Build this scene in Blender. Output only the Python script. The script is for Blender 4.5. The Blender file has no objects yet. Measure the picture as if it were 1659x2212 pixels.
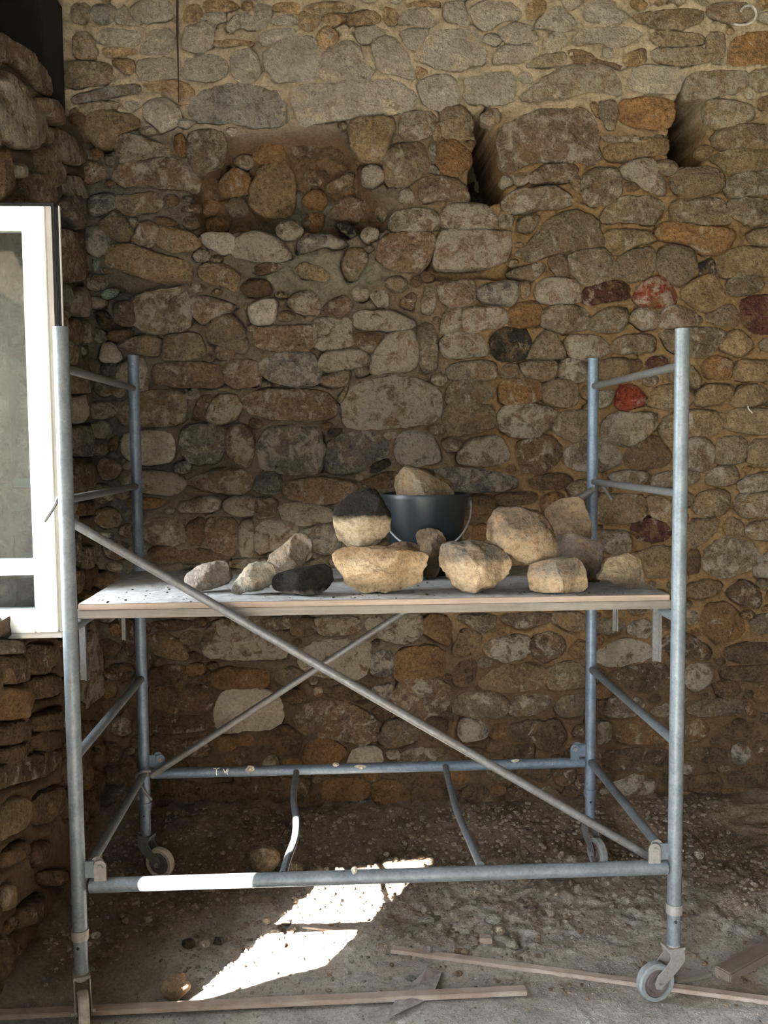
import bpy, bmesh, math, random
import numpy as np
from mathutils import Vector, Matrix

random.seed(7)
scene = bpy.context.scene
COL = scene.collection

# ------------------------------------------------------------------ camera
IMG_W, IMG_H, FPX = 1659.0, 2212.0, 1984.66
PIT, YAW, ROL = 0.0707, 0.0517, -0.0081
CAM = np.array([0.7771, -2.6846, 1.7068])
_f = np.array([math.sin(YAW)*math.cos(PIT), math.cos(YAW)*math.cos(PIT), -math.sin(PIT)])
_r = np.array([math.cos(YAW), -math.sin(YAW), 0.0])
_u = np.cross(_r, _f)
_r, _u = _r*math.cos(ROL)+_u*math.sin(ROL), -_r*math.sin(ROL)+_u*math.cos(ROL)
cam_data = bpy.data.cameras.new('camera')
cam = bpy.data.objects.new('camera', cam_data)
COL.objects.link(cam)
cam_data.sensor_fit = 'VERTICAL'
cam_data.sensor_height = 36.0
cam_data.sensor_width = 27.0
cam_data.lens = FPX/IMG_H*36.0
cam_data.clip_start = 0.02
cam.matrix_world = Matrix(((_r[0], _u[0], -_f[0], CAM[0]), (_r[1], _u[1], -_f[1], CAM[1]),
                           (_r[2], _u[2], -_f[2], CAM[2]), (0, 0, 0, 1)))
scene.camera = cam

# ------------------------------------------------------------------ light and exposure
SUN_DIR = np.array([0.332, 0.49, -0.416])          # the way the sunlight travels
world = bpy.data.worlds.new('world')
scene.world = world
world.use_nodes = True
_bg = world.node_tree.nodes['Background']
_bg.inputs['Color'].default_value = (0.84, 0.92, 1.0, 1)
_bg.inputs['Strength'].default_value = 12.0
sun_data = bpy.data.lights.new('sun', 'SUN')
sun_data.energy = 75.0
sun_data.angle = 0.012
sun_data.color = (1.0, 0.95, 0.86)
sun = bpy.data.objects.new('sun', sun_data)
COL.objects.link(sun)
sun.rotation_euler = Vector(SUN_DIR).to_track_quat('-Z', 'Y').to_euler()
sun.location = (-4, -7, 7)
vs = scene.view_settings
vs.view_transform = 'Standard'
vs.look = 'None'
vs.gamma = 1.0
vs.use_curve_mapping = False
vs.exposure = 1.85

# ------------------------------------------------------------------ small maths
def ray(x, y):
    x = np.asarray(x, float); y = np.asarray(y, float)
    return FPX*_f + (x-IMG_W/2)[..., None]*_r - (y-IMG_H/2)[..., None]*_u

def at(x, y, axis, val):
    """the point of the place that lies on the plane axis=val behind a spot of the photo"""
    d = ray(x, y)
    t = (val-CAM[axis])/d[..., axis]
    return CAM + t[..., None]*d

def to_px(P):
    d = np.asarray(P, float)-CAM
    z = d@_f
    return np.stack([IMG_W/2+FPX*(d@_r)/z, IMG_H/2-FPX*(d@_u)/z], -1)

def _hash(i, j, k, s):
    h = (i*374761393 + j*668265263 + k*2147483647 + s*974634777) & 0xffffffff
    h = ((h ^ (h >> 13))*1274126177) & 0xffffffff
    h = ((h ^ (h >> 16))*2246822519) & 0xffffffff
    return ((h ^ (h >> 15)) & 0xffffff)/float(0xffffff)

def vnoise(P, seed=0):
    P = np.asarray(P, float)
    I = np.floor(P).astype(np.int64); F = P-I
    F = F*F*(3-2*F)
    i, j, k = I[:, 0], I[:, 1], I[:, 2]
    fx, fy, fz = F[:, 0], F[:, 1], F[:, 2]
    def c(a, b, d): return _hash(i+a, j+b, k+d, seed)
    x00 = c(0,0,0)*(1-fx)+c(1,0,0)*fx; x10 = c(0,1,0)*(1-fx)+c(1,1,0)*fx
    x01 = c(0,0,1)*(1-fx)+c(1,0,1)*fx; x11 = c(0,1,1)*(1-fx)+c(1,1,1)*fx
    return ((x00*(1-fy)+x10*fy)*(1-fz)+(x01*(1-fy)+x11*fy)*fz)*2-1

def fbm(P, scale, octaves=3, seed=0):
    P = np.asarray(P, float)*scale
    a, s, out = 1.0, 0.0, 0.0
    for o in range(octaves):
        out = out+a*vnoise(P*(2.03**o)+o*17.3, seed+o)
        s += a; a *= 0.5
    return out/s

def smooth(e0, e1, x):
    t = np.clip((x-e0)/(e1-e0), 0, 1)
    return t*t*(3-2*t)

def poly_sd(Q, poly):
    """signed distance (negative inside) of points Q (n,2) to a polygon"""
    Q = np.asarray(Q, float); poly = np.asarray(poly, float)
    d2 = np.full(len(Q), 1e18); inside = np.zeros(len(Q), bool)
    for a, b in zip(poly, np.roll(poly, -1, 0)):
        e = b-a; w = Q-a
        t = np.clip((w@e)/max(e@e, 1e-12), 0, 1)
        d2 = np.minimum(d2, ((w-t[:, None]*e)**2).sum(1))
        c = ((a[1] > Q[:, 1]) != (b[1] > Q[:, 1]))
        with np.errstate(divide='ignore', invalid='ignore'):
            xx = (b[0]-a[0])*(Q[:, 1]-a[1])/(b[1]-a[1])+a[0]
        inside ^= c & (Q[:, 0] < xx)
    d = np.sqrt(d2)
    return np.where(inside, -d, d)

def chaikin(p, n=2, q=0.25):
    p = np.asarray(p, float)
    for _ in range(n):
        b = np.roll(p, -1, 0)
        p = np.stack([p*(1-q)+b*q, p*q+b*(1-q)], 1).reshape(-1, p.shape[1])
    return p

def resample(p, n):
    p = np.vstack([p, p[:1]])
    s = np.concatenate([[0], np.cumsum(np.linalg.norm(np.diff(p, axis=0), axis=1))])
    t = np.linspace(0, s[-1], n, endpoint=False)
    return np.stack([np.interp(t, s, p[:, k]) for k in range(p.shape[1])], 1)

# ------------------------------------------------------------------ objects
def tag(o, label=None, cat=None, group=None, kind=None):
    if label: o['label'] = label
    if cat: o['category'] = cat
    if group: o['group'] = group
    if kind: o['kind'] = kind
    return o

def link(name, me, mat=None, parent=None, loc=None):
    o = bpy.data.objects.new(name, me)
    COL.objects.link(o)
    if mat is not None and me is not None and not me.materials:
        me.materials.append(mat)
    if parent is not None:
        o.parent = parent
    if loc is not None:
        o.location = loc
    return o

def empty(name, loc):
    o = bpy.data.objects.new(name, None)
    COL.objects.link(o)
    o.location = loc
    o.empty_display_size = 0.1
    return o

def mesh(name, V, F, smooth_shade=True):
    me = bpy.data.meshes.new(name)
    if isinstance(F, np.ndarray):
        V = np.asarray(V, np.float32); k = F.shape[1]
        me.vertices.add(len(V)); me.vertices.foreach_set('co', V.ravel())
        me.loops.add(F.size); me.loops.foreach_set('vertex_index', F.astype(np.int32).ravel())
        me.polygons.add(len(F)); me.polygons.foreach_set('loop_start', np.arange(0, F.size, k, dtype=np.int32))
        me.update(calc_edges=True)
    else:
        me.from_pydata([tuple(map(float, v)) for v in V], [], F)
        me.update()
    if smooth_shade:
        me.polygons.foreach_set('use_smooth', np.ones(len(me.polygons), bool))
    return me

def set_color(me, rgba, name='tint'):
    a = me.color_attributes.new(name, 'FLOAT_COLOR', 'POINT')
    a.data.foreach_set('color', np.asarray(rgba, np.float32).ravel())

class MB:
    """collects simple shapes into one mesh"""
    def __init__(self): self.V, self.F, self.S = [], [], []
    def add(self, V, F, sm=False):
        n = len(self.V)
        self.V += [tuple(map(float, v)) for v in V]
        self.F += [tuple(i+n for i in f) for f in F]
        self.S += [sm]*len(F)
        return self
    def box(self, lo, hi, M=None, bevel=0.0):
        x0, y0, z0 = lo; x1, y1, z1 = hi
        if bevel <= 0:
            V = [(x, y, z) for z in (z0, z1) for y in (y0, y1) for x in (x0, x1)]
            F = [(0,2,3,1), (4,5,7,6), (0,1,5,4), (2,6,7,3), (0,4,6,2), (1,3,7,5)]
        else:
            bm = bmesh.new()
            bmesh.ops.create_cube(bm, size=1)
            for v in bm.verts:
                v.co = Vector(((x0+x1)/2+v.co.x*(x1-x0), (y0+y1)/2+v.co.y*(y1-y0), (z0+z1)/2+v.co.z*(z1-z0)))
            bmesh.ops.bevel(bm, geom=list(bm.edges), offset=bevel, segments=2, affect='EDGES')
            bm.verts.index_update()
            V = [v.co[:] for v in bm.verts]; F = [tuple(v.index for v in f.verts) for f in bm.faces]
            bm.free()
        if M is not None: V = [tuple(M @ Vector(v)) for v in V]
        return self.add(V, F)
    def tube(self, pts, r, n=14, cap=True, flat=1.0, up=None, hollow=0.0):
        P = [Vector(map(float, p)) for p in pts]
        R = r if hasattr(r, '__len__') else [r]*len(P)
        rings = []; prev = None
        for i, p in enumerate(P):
            d = (P[min(i+1, len(P)-1)]-P[max(i-1, 0)]).normalized()
            a = Vector(up) if up is not None else (prev if prev is not None else
                (Vector((0, 0, 1)) if abs(d.z) < 0.9 else Vector((1, 0, 0))))
            b = d.cross(a).normalized(); a = b.cross(d).normalized(); prev = a
            rings.append([p+R[i]*(math.cos(2*math.pi*k/n)*b*flat+math.sin(2*math.pi*k/n)*a) for k in range(n)])
        V = [v for rg in rings for v in rg]
        F = [(i*n+k, i*n+(k+1) % n, (i+1)*n+(k+1) % n, (i+1)*n+k) for i in range(len(P)-1) for k in range(n)]
        self.add(V, F, True)
        if hollow > 0:      # open mouth at the far end
            d = (P[-1]-P[-2]).normalized(); top = rings[-1]
            inn = [P[-1]+(v-P[-1])*hollow for v in top]; deep = [v-d*0.08 for v in inn]
            self.add(top+inn+deep, [(k, (k+1) % n, n+(k+1) % n, n+k) for k in range(n)] +
                     [(n+k, n+(k+1) % n, 2*n+(k+1) % n, 2*n+k) for k in range(n)] + [tuple(range(2*n, 3*n))])
            self.add(rings[0], [tuple(range(n))[::-1]])
        elif cap:
            self.add(rings[0], [tuple(range(n))[::-1]]); self.add(rings[-1], [tuple(range(n))])
        return self
    def lathe(self, prof, n=28, M=None, cap=True):
        """prof (r,z) around Z"""
        V = [(r*math.cos(2*math.pi*k/n), r*math.sin(2*math.pi*k/n), z) for r, z in prof for k in range(n)]
        F = [(i*n+k, i*n+(k+1) % n, (i+1)*n+(k+1) % n, (i+1)*n+k) for i in range(len(prof)-1) for k in range(n)]
        if cap: F += [tuple(range(n))[::-1], tuple(range((len(prof)-1)*n, len(prof)*n))]
        else: F += [((len(prof)-1)*n+k, (len(prof)-1)*n+(k+1) % n, (k+1) % n, k) for k in range(n)]
        if M is not None: V = [tuple(M @ Vector(v)) for v in V]
        return self.add(V, F, True)
    def prism(self, pts, off, M=None):
        """outline pts (3D) pushed by vector off"""
        P = [Vector(map(float, p)) for p in pts]; o = Vector(off); n = len(P)
        V = P+[p+o for p in P]
        if M is not None: V = [M @ v for v in V]
        return self.add(V, [tuple(range(n))[::-1], tuple(range(n, 2*n))] +
                        [(k, (k+1) % n, n+(k+1) % n, n+k) for k in range(n)])
    def build(self, name, mat, parent=None, origin=None, sharp=35):
        o = Vector(origin) if origin is not None else Vector((0, 0, 0))
        if parent is not None and origin is None: o = Vector(parent.matrix_world.translation) if False else Vector(WORLD_LOC(parent))
        me = bpy.data.meshes.new(name)
        me.from_pydata([tuple(Vector(v)-o) for v in self.V], [], self.F)
        me.polygons.foreach_set('use_smooth', self.S)
        bm = bmesh.new(); bm.from_mesh(me)
        bmesh.ops.remove_doubles(bm, verts=bm.verts, dist=1e-6)
        bmesh.ops.recalc_face_normals(bm, faces=bm.faces)
        bm.to_mesh(me); bm.free(); me.update()
        try: me.set_sharp_from_angle(angle=math.radians(sharp))
        except Exception: pass
        ob = link(name, me, mat, parent)
        if parent is None: ob.location = o
        return ob

def WORLD_LOC(o):
    v = Vector((0, 0, 0))
    while o is not None:
        v += o.location; o = o.parent
    return v

# ------------------------------------------------------------------ materials
def nodes(name):
    m = bpy.data.materials.new(name); m.use_nodes = True
    nt = m.node_tree; b = nt.nodes['Principled BSDF']
    return m, nt, b

def N(nt, typ, **kw):
    n = nt.nodes.new(typ)
    for k, v in kw.items():
        if k.startswith('i_'):
            key = k[2:].replace('_', ' ')
            n.inputs[key].default_value = v
        else: setattr(n, k, v)
    return n

def noise(nt, vec, scale, detail=4.0, rough=0.55, dist=0.0):
    n = N(nt, 'ShaderNodeTexNoise')
    n.inputs['Scale'].default_value = scale; n.inputs['Detail'].default_value = detail
    n.inputs['Roughness'].default_value = rough; n.inputs['Distortion'].default_value = dist
    if vec is not None: nt.links.new(vec, n.inputs['Vector'])
    return n.outputs['Fac']

def ramp(nt, fac, stops):
    n = N(nt, 'ShaderNodeValToRGB')
    el = n.color_ramp.elements
    while len(el) < len(stops): el.new(0.5)
    for e, (p, c) in zip(el, stops):
        e.position = p; e.color = (c[0], c[1], c[2], 1) if hasattr(c, '__len__') else (c, c, c, 1)
    nt.links.new(fac, n.inputs['Fac'])
    return n.outputs['Color']

def mix(nt, fac, a, b, mode='MIX'):
    n = N(nt, 'ShaderNodeMix', data_type='RGBA', blend_type=mode)
    for s, v in ((n.inputs[0], fac), (n.inputs[6], a), (n.inputs[7], b)):
        if hasattr(v, 'is_linked') or hasattr(v, 'links'): nt.links.new(v, s)
        elif hasattr(v, '__len__'): s.default_value = (v[0], v[1], v[2], 1)
        else: s.default_value = v
    return n.outputs[2]

def maths(nt, op, a, b=None, c=None):
    n = N(nt, 'ShaderNodeMath', operation=op)
    for s, v in zip(n.inputs, (a, b, c)):
        if v is None: continue
        if hasattr(v, 'links'): nt.links.new(v, s)
        else: s.default_value = v
    return n.outputs[0]

def bump(nt, b, h, strength=0.5, dist=0.01, normal=None):
    n = N(nt, 'ShaderNodeBump')
    n.inputs['Strength'].default_value = strength; n.inputs['Distance'].default_value = dist
    nt.links.new(h, n.inputs['Height'])
    if normal is not None: nt.links.new(normal, n.inputs['Normal'])
    if b is not None: nt.links.new(n.outputs[0], b.inputs['Normal'])
    return n.outputs[0]

def pos(nt): return N(nt, 'ShaderNodeNewGeometry').outputs['Position']
def objco(nt): return N(nt, 'ShaderNodeTexCoord').outputs['Object']

def stone_material(name, from_object=True, dark=0.0):
    """rough limestone; the stone's own tint is the object colour, its share of old limewash the alpha"""
    m, nt, b = nodes(name)
    p = pos(nt)
    if from_object:
        oi = N(nt, 'ShaderNodeObjectInfo'); tint, lime = oi.outputs['Color'], oi.outputs['Alpha']
    else:
        at_ = N(nt, 'ShaderNodeVertexColor', layer_name='tint'); tint, lime = at_.outputs['Color'], at_.outputs['Alpha']
    big = noise(nt, p, 9, 4, 0.6)
    fine = noise(nt, p, 60, 5, 0.65)
    grain = noise(nt, p, 260, 3, 0.6)
    c = mix(nt, 1.0, tint, ramp(nt, big, [(0.25, (0.55, 0.52, 0.50)), (0.5, (1, 1, 1)), (0.75, (1.28, 1.22, 1.12))]), 'MULTIPLY')
    c = mix(nt, 1.0, c, ramp(nt, fine, [(0.28, 0.40), (0.5, 1.0), (0.75, 1.45)]), 'MULTIPLY')
    c = mix(nt, 1.0, c, ramp(nt, grain, [(0.3, 0.72), (0.5, 1.0), (0.72, 1.3)]), 'MULTIPLY')
    # ochre clay smeared in the low places
    clay = ramp(nt, noise(nt, p, 13, 6, 0.7, 0.5), [(0.50, 0.0), (0.60, 1.0)])
    c = mix(nt, maths(nt, 'MULTIPLY', clay, 0.55), c, (0.21, 0.135, 0.07))
    # limewash left in flaking patches
    flake = maths(nt, 'ADD', noise(nt, p, 17, 6, 0.72, 0.6), maths(nt, 'MULTIPLY', lime, 0.42))
    flake = ramp(nt, maths(nt, 'SUBTRACT', flake, 0.36), [(0.29, 0.0), (0.40, 1.0)])
    wash = mix(nt, fine, (0.28, 0.242, 0.19), (0.60, 0.535, 0.44))
    c = mix(nt, maths(nt, 'MULTIPLY', flake, 0.66), c, wash)
    # dark pits
    pit = ramp(nt, noise(nt, p, 110, 3, 0.5), [(0.28, 1.0), (0.36, 0.0)])
    c = mix(nt, maths(nt, 'MULTIPLY', pit, 0.55), c, (0.05, 0.04, 0.03))
    nt.links.new(c, b.inputs['Base Color'])
    b.inputs['Roughness'].default_value = 0.92
    b.inputs['Specular IOR Level'].default_value = 0.15
    n1 = bump(nt, None, big, 0.6, 0.03)
    n2 = bump(nt, None, fine, 1.0, 0.028, n1)
    n3 = bump(nt, None, flake, 0.35, 0.005, n2)
    bump(nt, b, grain, 0.6, 0.006, n3)
    return m

def earth_material(name, spread=1.0, bumpy=1.0):
    """mortar and soil: colour from the vertex tint, broken up by noise"""
    m, nt, b = nodes(name)
    p = pos(nt)
    tint = N(nt, 'ShaderNodeVertexColor', layer_name='tint').outputs['Color']
    big = noise(nt, p, 7, 4, 0.6); fine = noise(nt, p, 70, 6, 0.7); grain = noise(nt, p, 330, 3, 0.6)
    c = mix(nt, 1.0, tint, ramp(nt, big, [(0.25, 0.66), (0.5, 1.0), (0.78, 1.25)]), 'MULTIPLY')
    c = mix(nt, 1.0, c, ramp(nt, fine, [(0.22, 0.5), (0.5, 1.0), (0.8, 1.3)]), 'MULTIPLY')
    c = mix(nt, 1.0, c, ramp(nt, grain, [(0.25, 0.7), (0.55, 1.0), (0.8, 1.25)]), 'MULTIPLY')
    nt.links.new(c, b.inputs['Base Color'])
    b.inputs['Roughness'].default_value = 0.95
    b.inputs['Specular IOR Level'].default_value = 0.1
    n1 = bump(nt, None, fine, 0.9*bumpy, 0.014)
    bump(nt, b, grain, 0.6*bumpy, 0.005, n1)
    return m

def two_tone_material(name, low, high, zmid, spread=0.03, pits=0.4, blots=0.35):
    """a loose stone with a crust over part of it (own coordinates, so it turns with the stone)"""
    m, nt, b = nodes(name)
    o = objco(nt); p = pos(nt)
    z = N(nt, 'ShaderNodeSeparateXYZ'); nt.links.new(o, z.inputs[0])
    nz = noise(nt, p, 16, 5, 0.65)
    h = maths(nt, 'ADD', z.outputs['Z'], maths(nt, 'MULTIPLY', maths(nt, 'SUBTRACT', nz, 0.5), 0.06))
    f = N(nt, 'ShaderNodeMapRange'); nt.links.new(h, f.inputs[0])
    f.inputs[1].default_value = zmid-spread; f.inputs[2].default_value = zmid+spread
    fine = noise(nt, p, 70, 5, 0.7); grain = noise(nt, p, 300, 3, 0.6)
    c = mix(nt, f.outputs[0], low, high)
    blot = ramp(nt, noise(nt, p, 22, 5, 0.65), [(0.45, 0.0), (0.65, 1.0)])
    c = mix(nt, maths(nt, 'MULTIPLY', blot, blots), c, (0.33, 0.19, 0.09))
    c = mix(nt, 1.0, c, ramp(nt, fine, [(0.28, 0.5), (0.5, 1.0), (0.75, 1.35)]), 'MULTIPLY')
    pit = ramp(nt, noise(nt, p, 90, 3, 0.5), [(0.30, 1.0), (0.38, 0.0)])
    c = mix(nt, maths(nt, 'MULTIPLY', pit, pits), c, (0.03, 0.025, 0.02))
    nt.links.new(c, b.inputs['Base Color'])
    b.inputs['Roughness'].default_value = 0.9
    b.inputs['Specular IOR Level'].default_value = 0.2
    n1 = bump(nt, None, noise(nt, p, 25, 4, 0.6), 0.6, 0.02)
    n2 = bump(nt, None, fine, 0.9, 0.012, n1)
    bump(nt, b, grain, 0.4, 0.004, n2)
    return m

def metal_material(name, a, bcol, rust=0.25, rough=0.5, metallic=0.35, dust=0.2):
    m, nt, b = nodes(name)
    p = pos(nt)
    n1 = noise(nt, p, 20, 6, 0.75); n2 = noise(nt, p, 120, 4, 0.7)
    c = mix(nt, ramp(nt, n1, [(0.3, 0.0), (0.7, 1.0)]), a, bcol)
    c = mix(nt, 1.0, c, ramp(nt, n2, [(0.25, 0.7), (0.5, 1.0), (0.8, 1.2)]), 'MULTIPLY')
    r = ramp(nt, noise(nt, p, 38, 4, 0.7), [(0.66, 0.0), (0.72, 1.0)])
    c = mix(nt, maths(nt, 'MULTIPLY', r, rust), c, (0.20, 0.09, 0.05))
    d = ramp(nt, noise(nt, p, 55, 5, 0.75), [(0.64, 0.0), (0.7, 1.0)])
    c = mix(nt, maths(nt, 'MULTIPLY', d, dust), c, (0.62, 0.60, 0.56))
    nt.links.new(c, b.inputs['Base Color'])
    b.inputs['Metallic'].default_value = metallic
    b.inputs['Roughness'].default_value = rough
    bump(nt, b, n2, 0.15, 0.002)
    return m

def plain_material(name, col, rough=0.6, var=0.25, scale=40, bstr=0.2, metallic=0.0, spec=0.4):
    m, nt, b = nodes(name)
    p = pos(nt)
    n = noise(nt, p, scale, 5, 0.65)
    c = mix(nt, 1.0, col, ramp(nt, n, [(0.25, 1-var), (0.5, 1.0), (0.8, 1+var)]), 'MULTIPLY')
    nt.links.new(c, b.inputs['Base Color'])
    b.inputs['Roughness'].default_value = rough; b.inputs['Metallic'].default_value = metallic
    b.inputs['Specular IOR Level'].default_value = spec
    if bstr: bump(nt, b, n, bstr, 0.004)
    return m

def wood_material(name, col, dust=(0.5, 0.44, 0.37), amount=0.5, axis=0, scale=1.0):
    m, nt, b = nodes(name)
    p = objco(nt)
    mp = N(nt, 'ShaderNodeMapping'); nt.links.new(p, mp.inputs[0])
    s = [60*scale]*3; s[axis] = 3*scale
    mp.inputs['Scale'].default_value = s
    g = noise(nt, mp.outputs[0], 1.0, 5, 0.6, 0.3)
    c = mix(nt, 1.0, col, ramp(nt, g, [(0.25, 0.55), (0.5, 1.0), (0.8, 1.25)]), 'MULTIPLY')
    d = ramp(nt, noise(nt, pos(nt), 9, 6, 0.7), [(0.35, 0.0), (0.65, 1.0)])
    c = mix(nt, maths(nt, 'MULTIPLY', d, amount), c, dust)
    nt.links.new(c, b.inputs['Base Color'])
    b.inputs['Roughness'].default_value = 0.85
    bump(nt, b, g, 0.3, 0.004)
    return m

M = {}
M['stone'] = stone_material('limestone')
M['stone_mass'] = stone_material('limestone_small', from_object=False)
M['mortar'] = earth_material('clay_mortar')
M['soil'] = earth_material('dirt', bumpy=1.2)
M['tube'] = metal_material('galvanised_tube', (0.10, 0.122, 0.14), (0.19, 0.215, 0.232), 0.6, 0.5, 0.3, 0.22)
M['tube_blue'] = metal_material('blue_painted_tube', (0.085, 0.12, 0.17), (0.17, 0.22, 0.28), 0.4, 0.45, 0.3, 0.25)
M['tube_worn'] = metal_material('worn_brace_tube', (0.13, 0.115, 0.10), (0.18, 0.19, 0.20), 0.5, 0.5, 0.4, 0.3)
M['plate'] = metal_material('dusty_steel_plate', (0.22, 0.20, 0.185), (0.31, 0.285, 0.26), 0.35, 0.6, 0.3, 0.4)
M['plate_dark'] = metal_material('dark_steel_plate', (0.12, 0.12, 0.12), (0.2, 0.2, 0.19), 0.3, 0.55, 0.4, 0.2)
M['rubber'] = plain_material('grey_rubber', (0.19, 0.205, 0.205), 0.75, 0.3, 60, 0.2)
M['rubber_dusty'] = plain_material('dusty_rubber', (0.42, 0.38, 0.33), 0.9, 0.35, 50, 0.4)
M['hub'] = plain_material('wheel_hub', (0.12, 0.095, 0.088), 0.6, 0.3, 80, 0.1, 0.3)
M['pvc'] = plain_material('white_pvc', (0.86, 0.87, 0.86), 0.35, 0.03, 8, 0.0)
M['pvc_grey'] = plain_material('pvc_rebate', (0.62, 0.61, 0.57), 0.45, 0.08, 20, 0.0)
M['gasket'] = plain_material('black_gasket', (0.012, 0.012, 0.013), 0.5, 0.2, 40, 0.0)
M['bucket'] = plain_material('black_plastic', (0.012, 0.017, 0.021), 0.42, 0.4, 25, 0.05)
M['wire'] = plain_material('wire', (0.5, 0.52, 0.53), 0.45, 0.2, 60, 0.1, 0.7)
M['ply'] = wood_material('plywood_edge', (0.30, 0.215, 0.16), (0.34, 0.30, 0.26), amount=0.4)
M['board_top'] = plain_material('dusty_board', (0.34, 0.33, 0.32), 0.9, 0.45, 26, 0.5)
M['ledger'] = wood_material('grey_batten', (0.16, 0.135, 0.11), (0.26, 0.23, 0.2), amount=0.4)
M['lath'] = wood_material('dusty_lath', (0.27, 0.19, 0.145), (0.40, 0.345, 0.30), 0.85)
M['beam'] = wood_material('dark_beam', (0.12, 0.09, 0.07), (0.2, 0.165, 0.135), 0.5)
M['roof_board'] = wood_material('shade_dark_roof_boards', (0.008, 0.007, 0.006), (0.013, 0.011, 0.01), 0.3)  # darkness of the roof void put into the near-black colour
M['stain'] = plain_material('dark_stain', (0.05, 0.035, 0.03), 0.8, 0.4, 60, 0.2)
M['leaf'] = plain_material('foliage', (0.07, 0.13, 0.035), 0.8, 0.6, 9, 0.6)
M['paint'] = plain_material('white_paint', (0.8, 0.8, 0.78), 0.6, 0.1, 60, 0.1)
M['chalk'] = plain_material('chalk', (0.5, 0.48, 0.44), 0.95, 0.5, 70, 0.5)
M['splash'] = plain_material('mortar_splash', (0.50, 0.45, 0.37), 0.95, 0.3, 90, 0.6)
M['scrap'] = plain_material('torn_sheet', (0.27, 0.235, 0.22), 0.9, 0.5, 30, 0.4)
m, nt, b = nodes('window_glass')
b.inputs['Base Color'].default_value = (0.86, 0.92, 0.90, 1)
b.inputs['Roughness'].default_value = 0.02; b.inputs['IOR'].default_value = 1.5
b.inputs['Transmission Weight'].default_value = 1.0
_gl = b
_tr = N(nt, 'ShaderNodeBsdfTransparent'); _tr.inputs[0].default_value = (0.52, 0.60, 0.60, 1)
_gs = N(nt, 'ShaderNodeBsdfGlossy'); _gs.inputs['Roughness'].default_value = 0.03
_fr = N(nt, 'ShaderNodeFresnel'); _fr.inputs[0].default_value = 1.9
_mx = N(nt, 'ShaderNodeMixShader')
_m2 = N(nt, 'ShaderNodeMixShader'); _df = N(nt, 'ShaderNodeBsdfDiffuse'); _df.inputs[0].default_value = (0.55, 0.62, 0.63, 1)
_m2.inputs[0].default_value = 0.012; nt.links.new(_df.outputs[0], _m2.inputs[2]); nt.links.new(_m2.outputs[0], nt.nodes['Material Output'].inputs['Surface'])
nt.links.new(_fr.outputs[0], _mx.inputs[0]); nt.links.new(_tr.outputs[0], _mx.inputs[1]); nt.links.new(_gs.outputs[0], _mx.inputs[2])
nt.links.new(_mx.outputs[0], _m2.inputs[1])
nt.nodes.remove(b)
M['glass'] = m

# ------------------------------------------------------------------ the back wall: traced stones
TINT = {'w': (.60, .53, .425, .72), 'g': (.175, .17, .158, .42), 't': (.225, .185, .138, .36), 'b': (.155, .108, .072, .14),
        'o': (.27, .165, .085, .14), 'c': (.29, .22, .14, .2), 'p': (.225, .165, .122, .48), 'd': (.05, .045, .04, .15),
        'r': (.27, .06, .04, .3), 'R': (.105, .045, .038, .22), 'm': (.30, .43, .37, 0.0)}
TINT = {k: v if k == 'w' else (v[0]*.90, v[1]*.85, v[2]*.79, v[3]) for k, v in TINT.items()}
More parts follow.
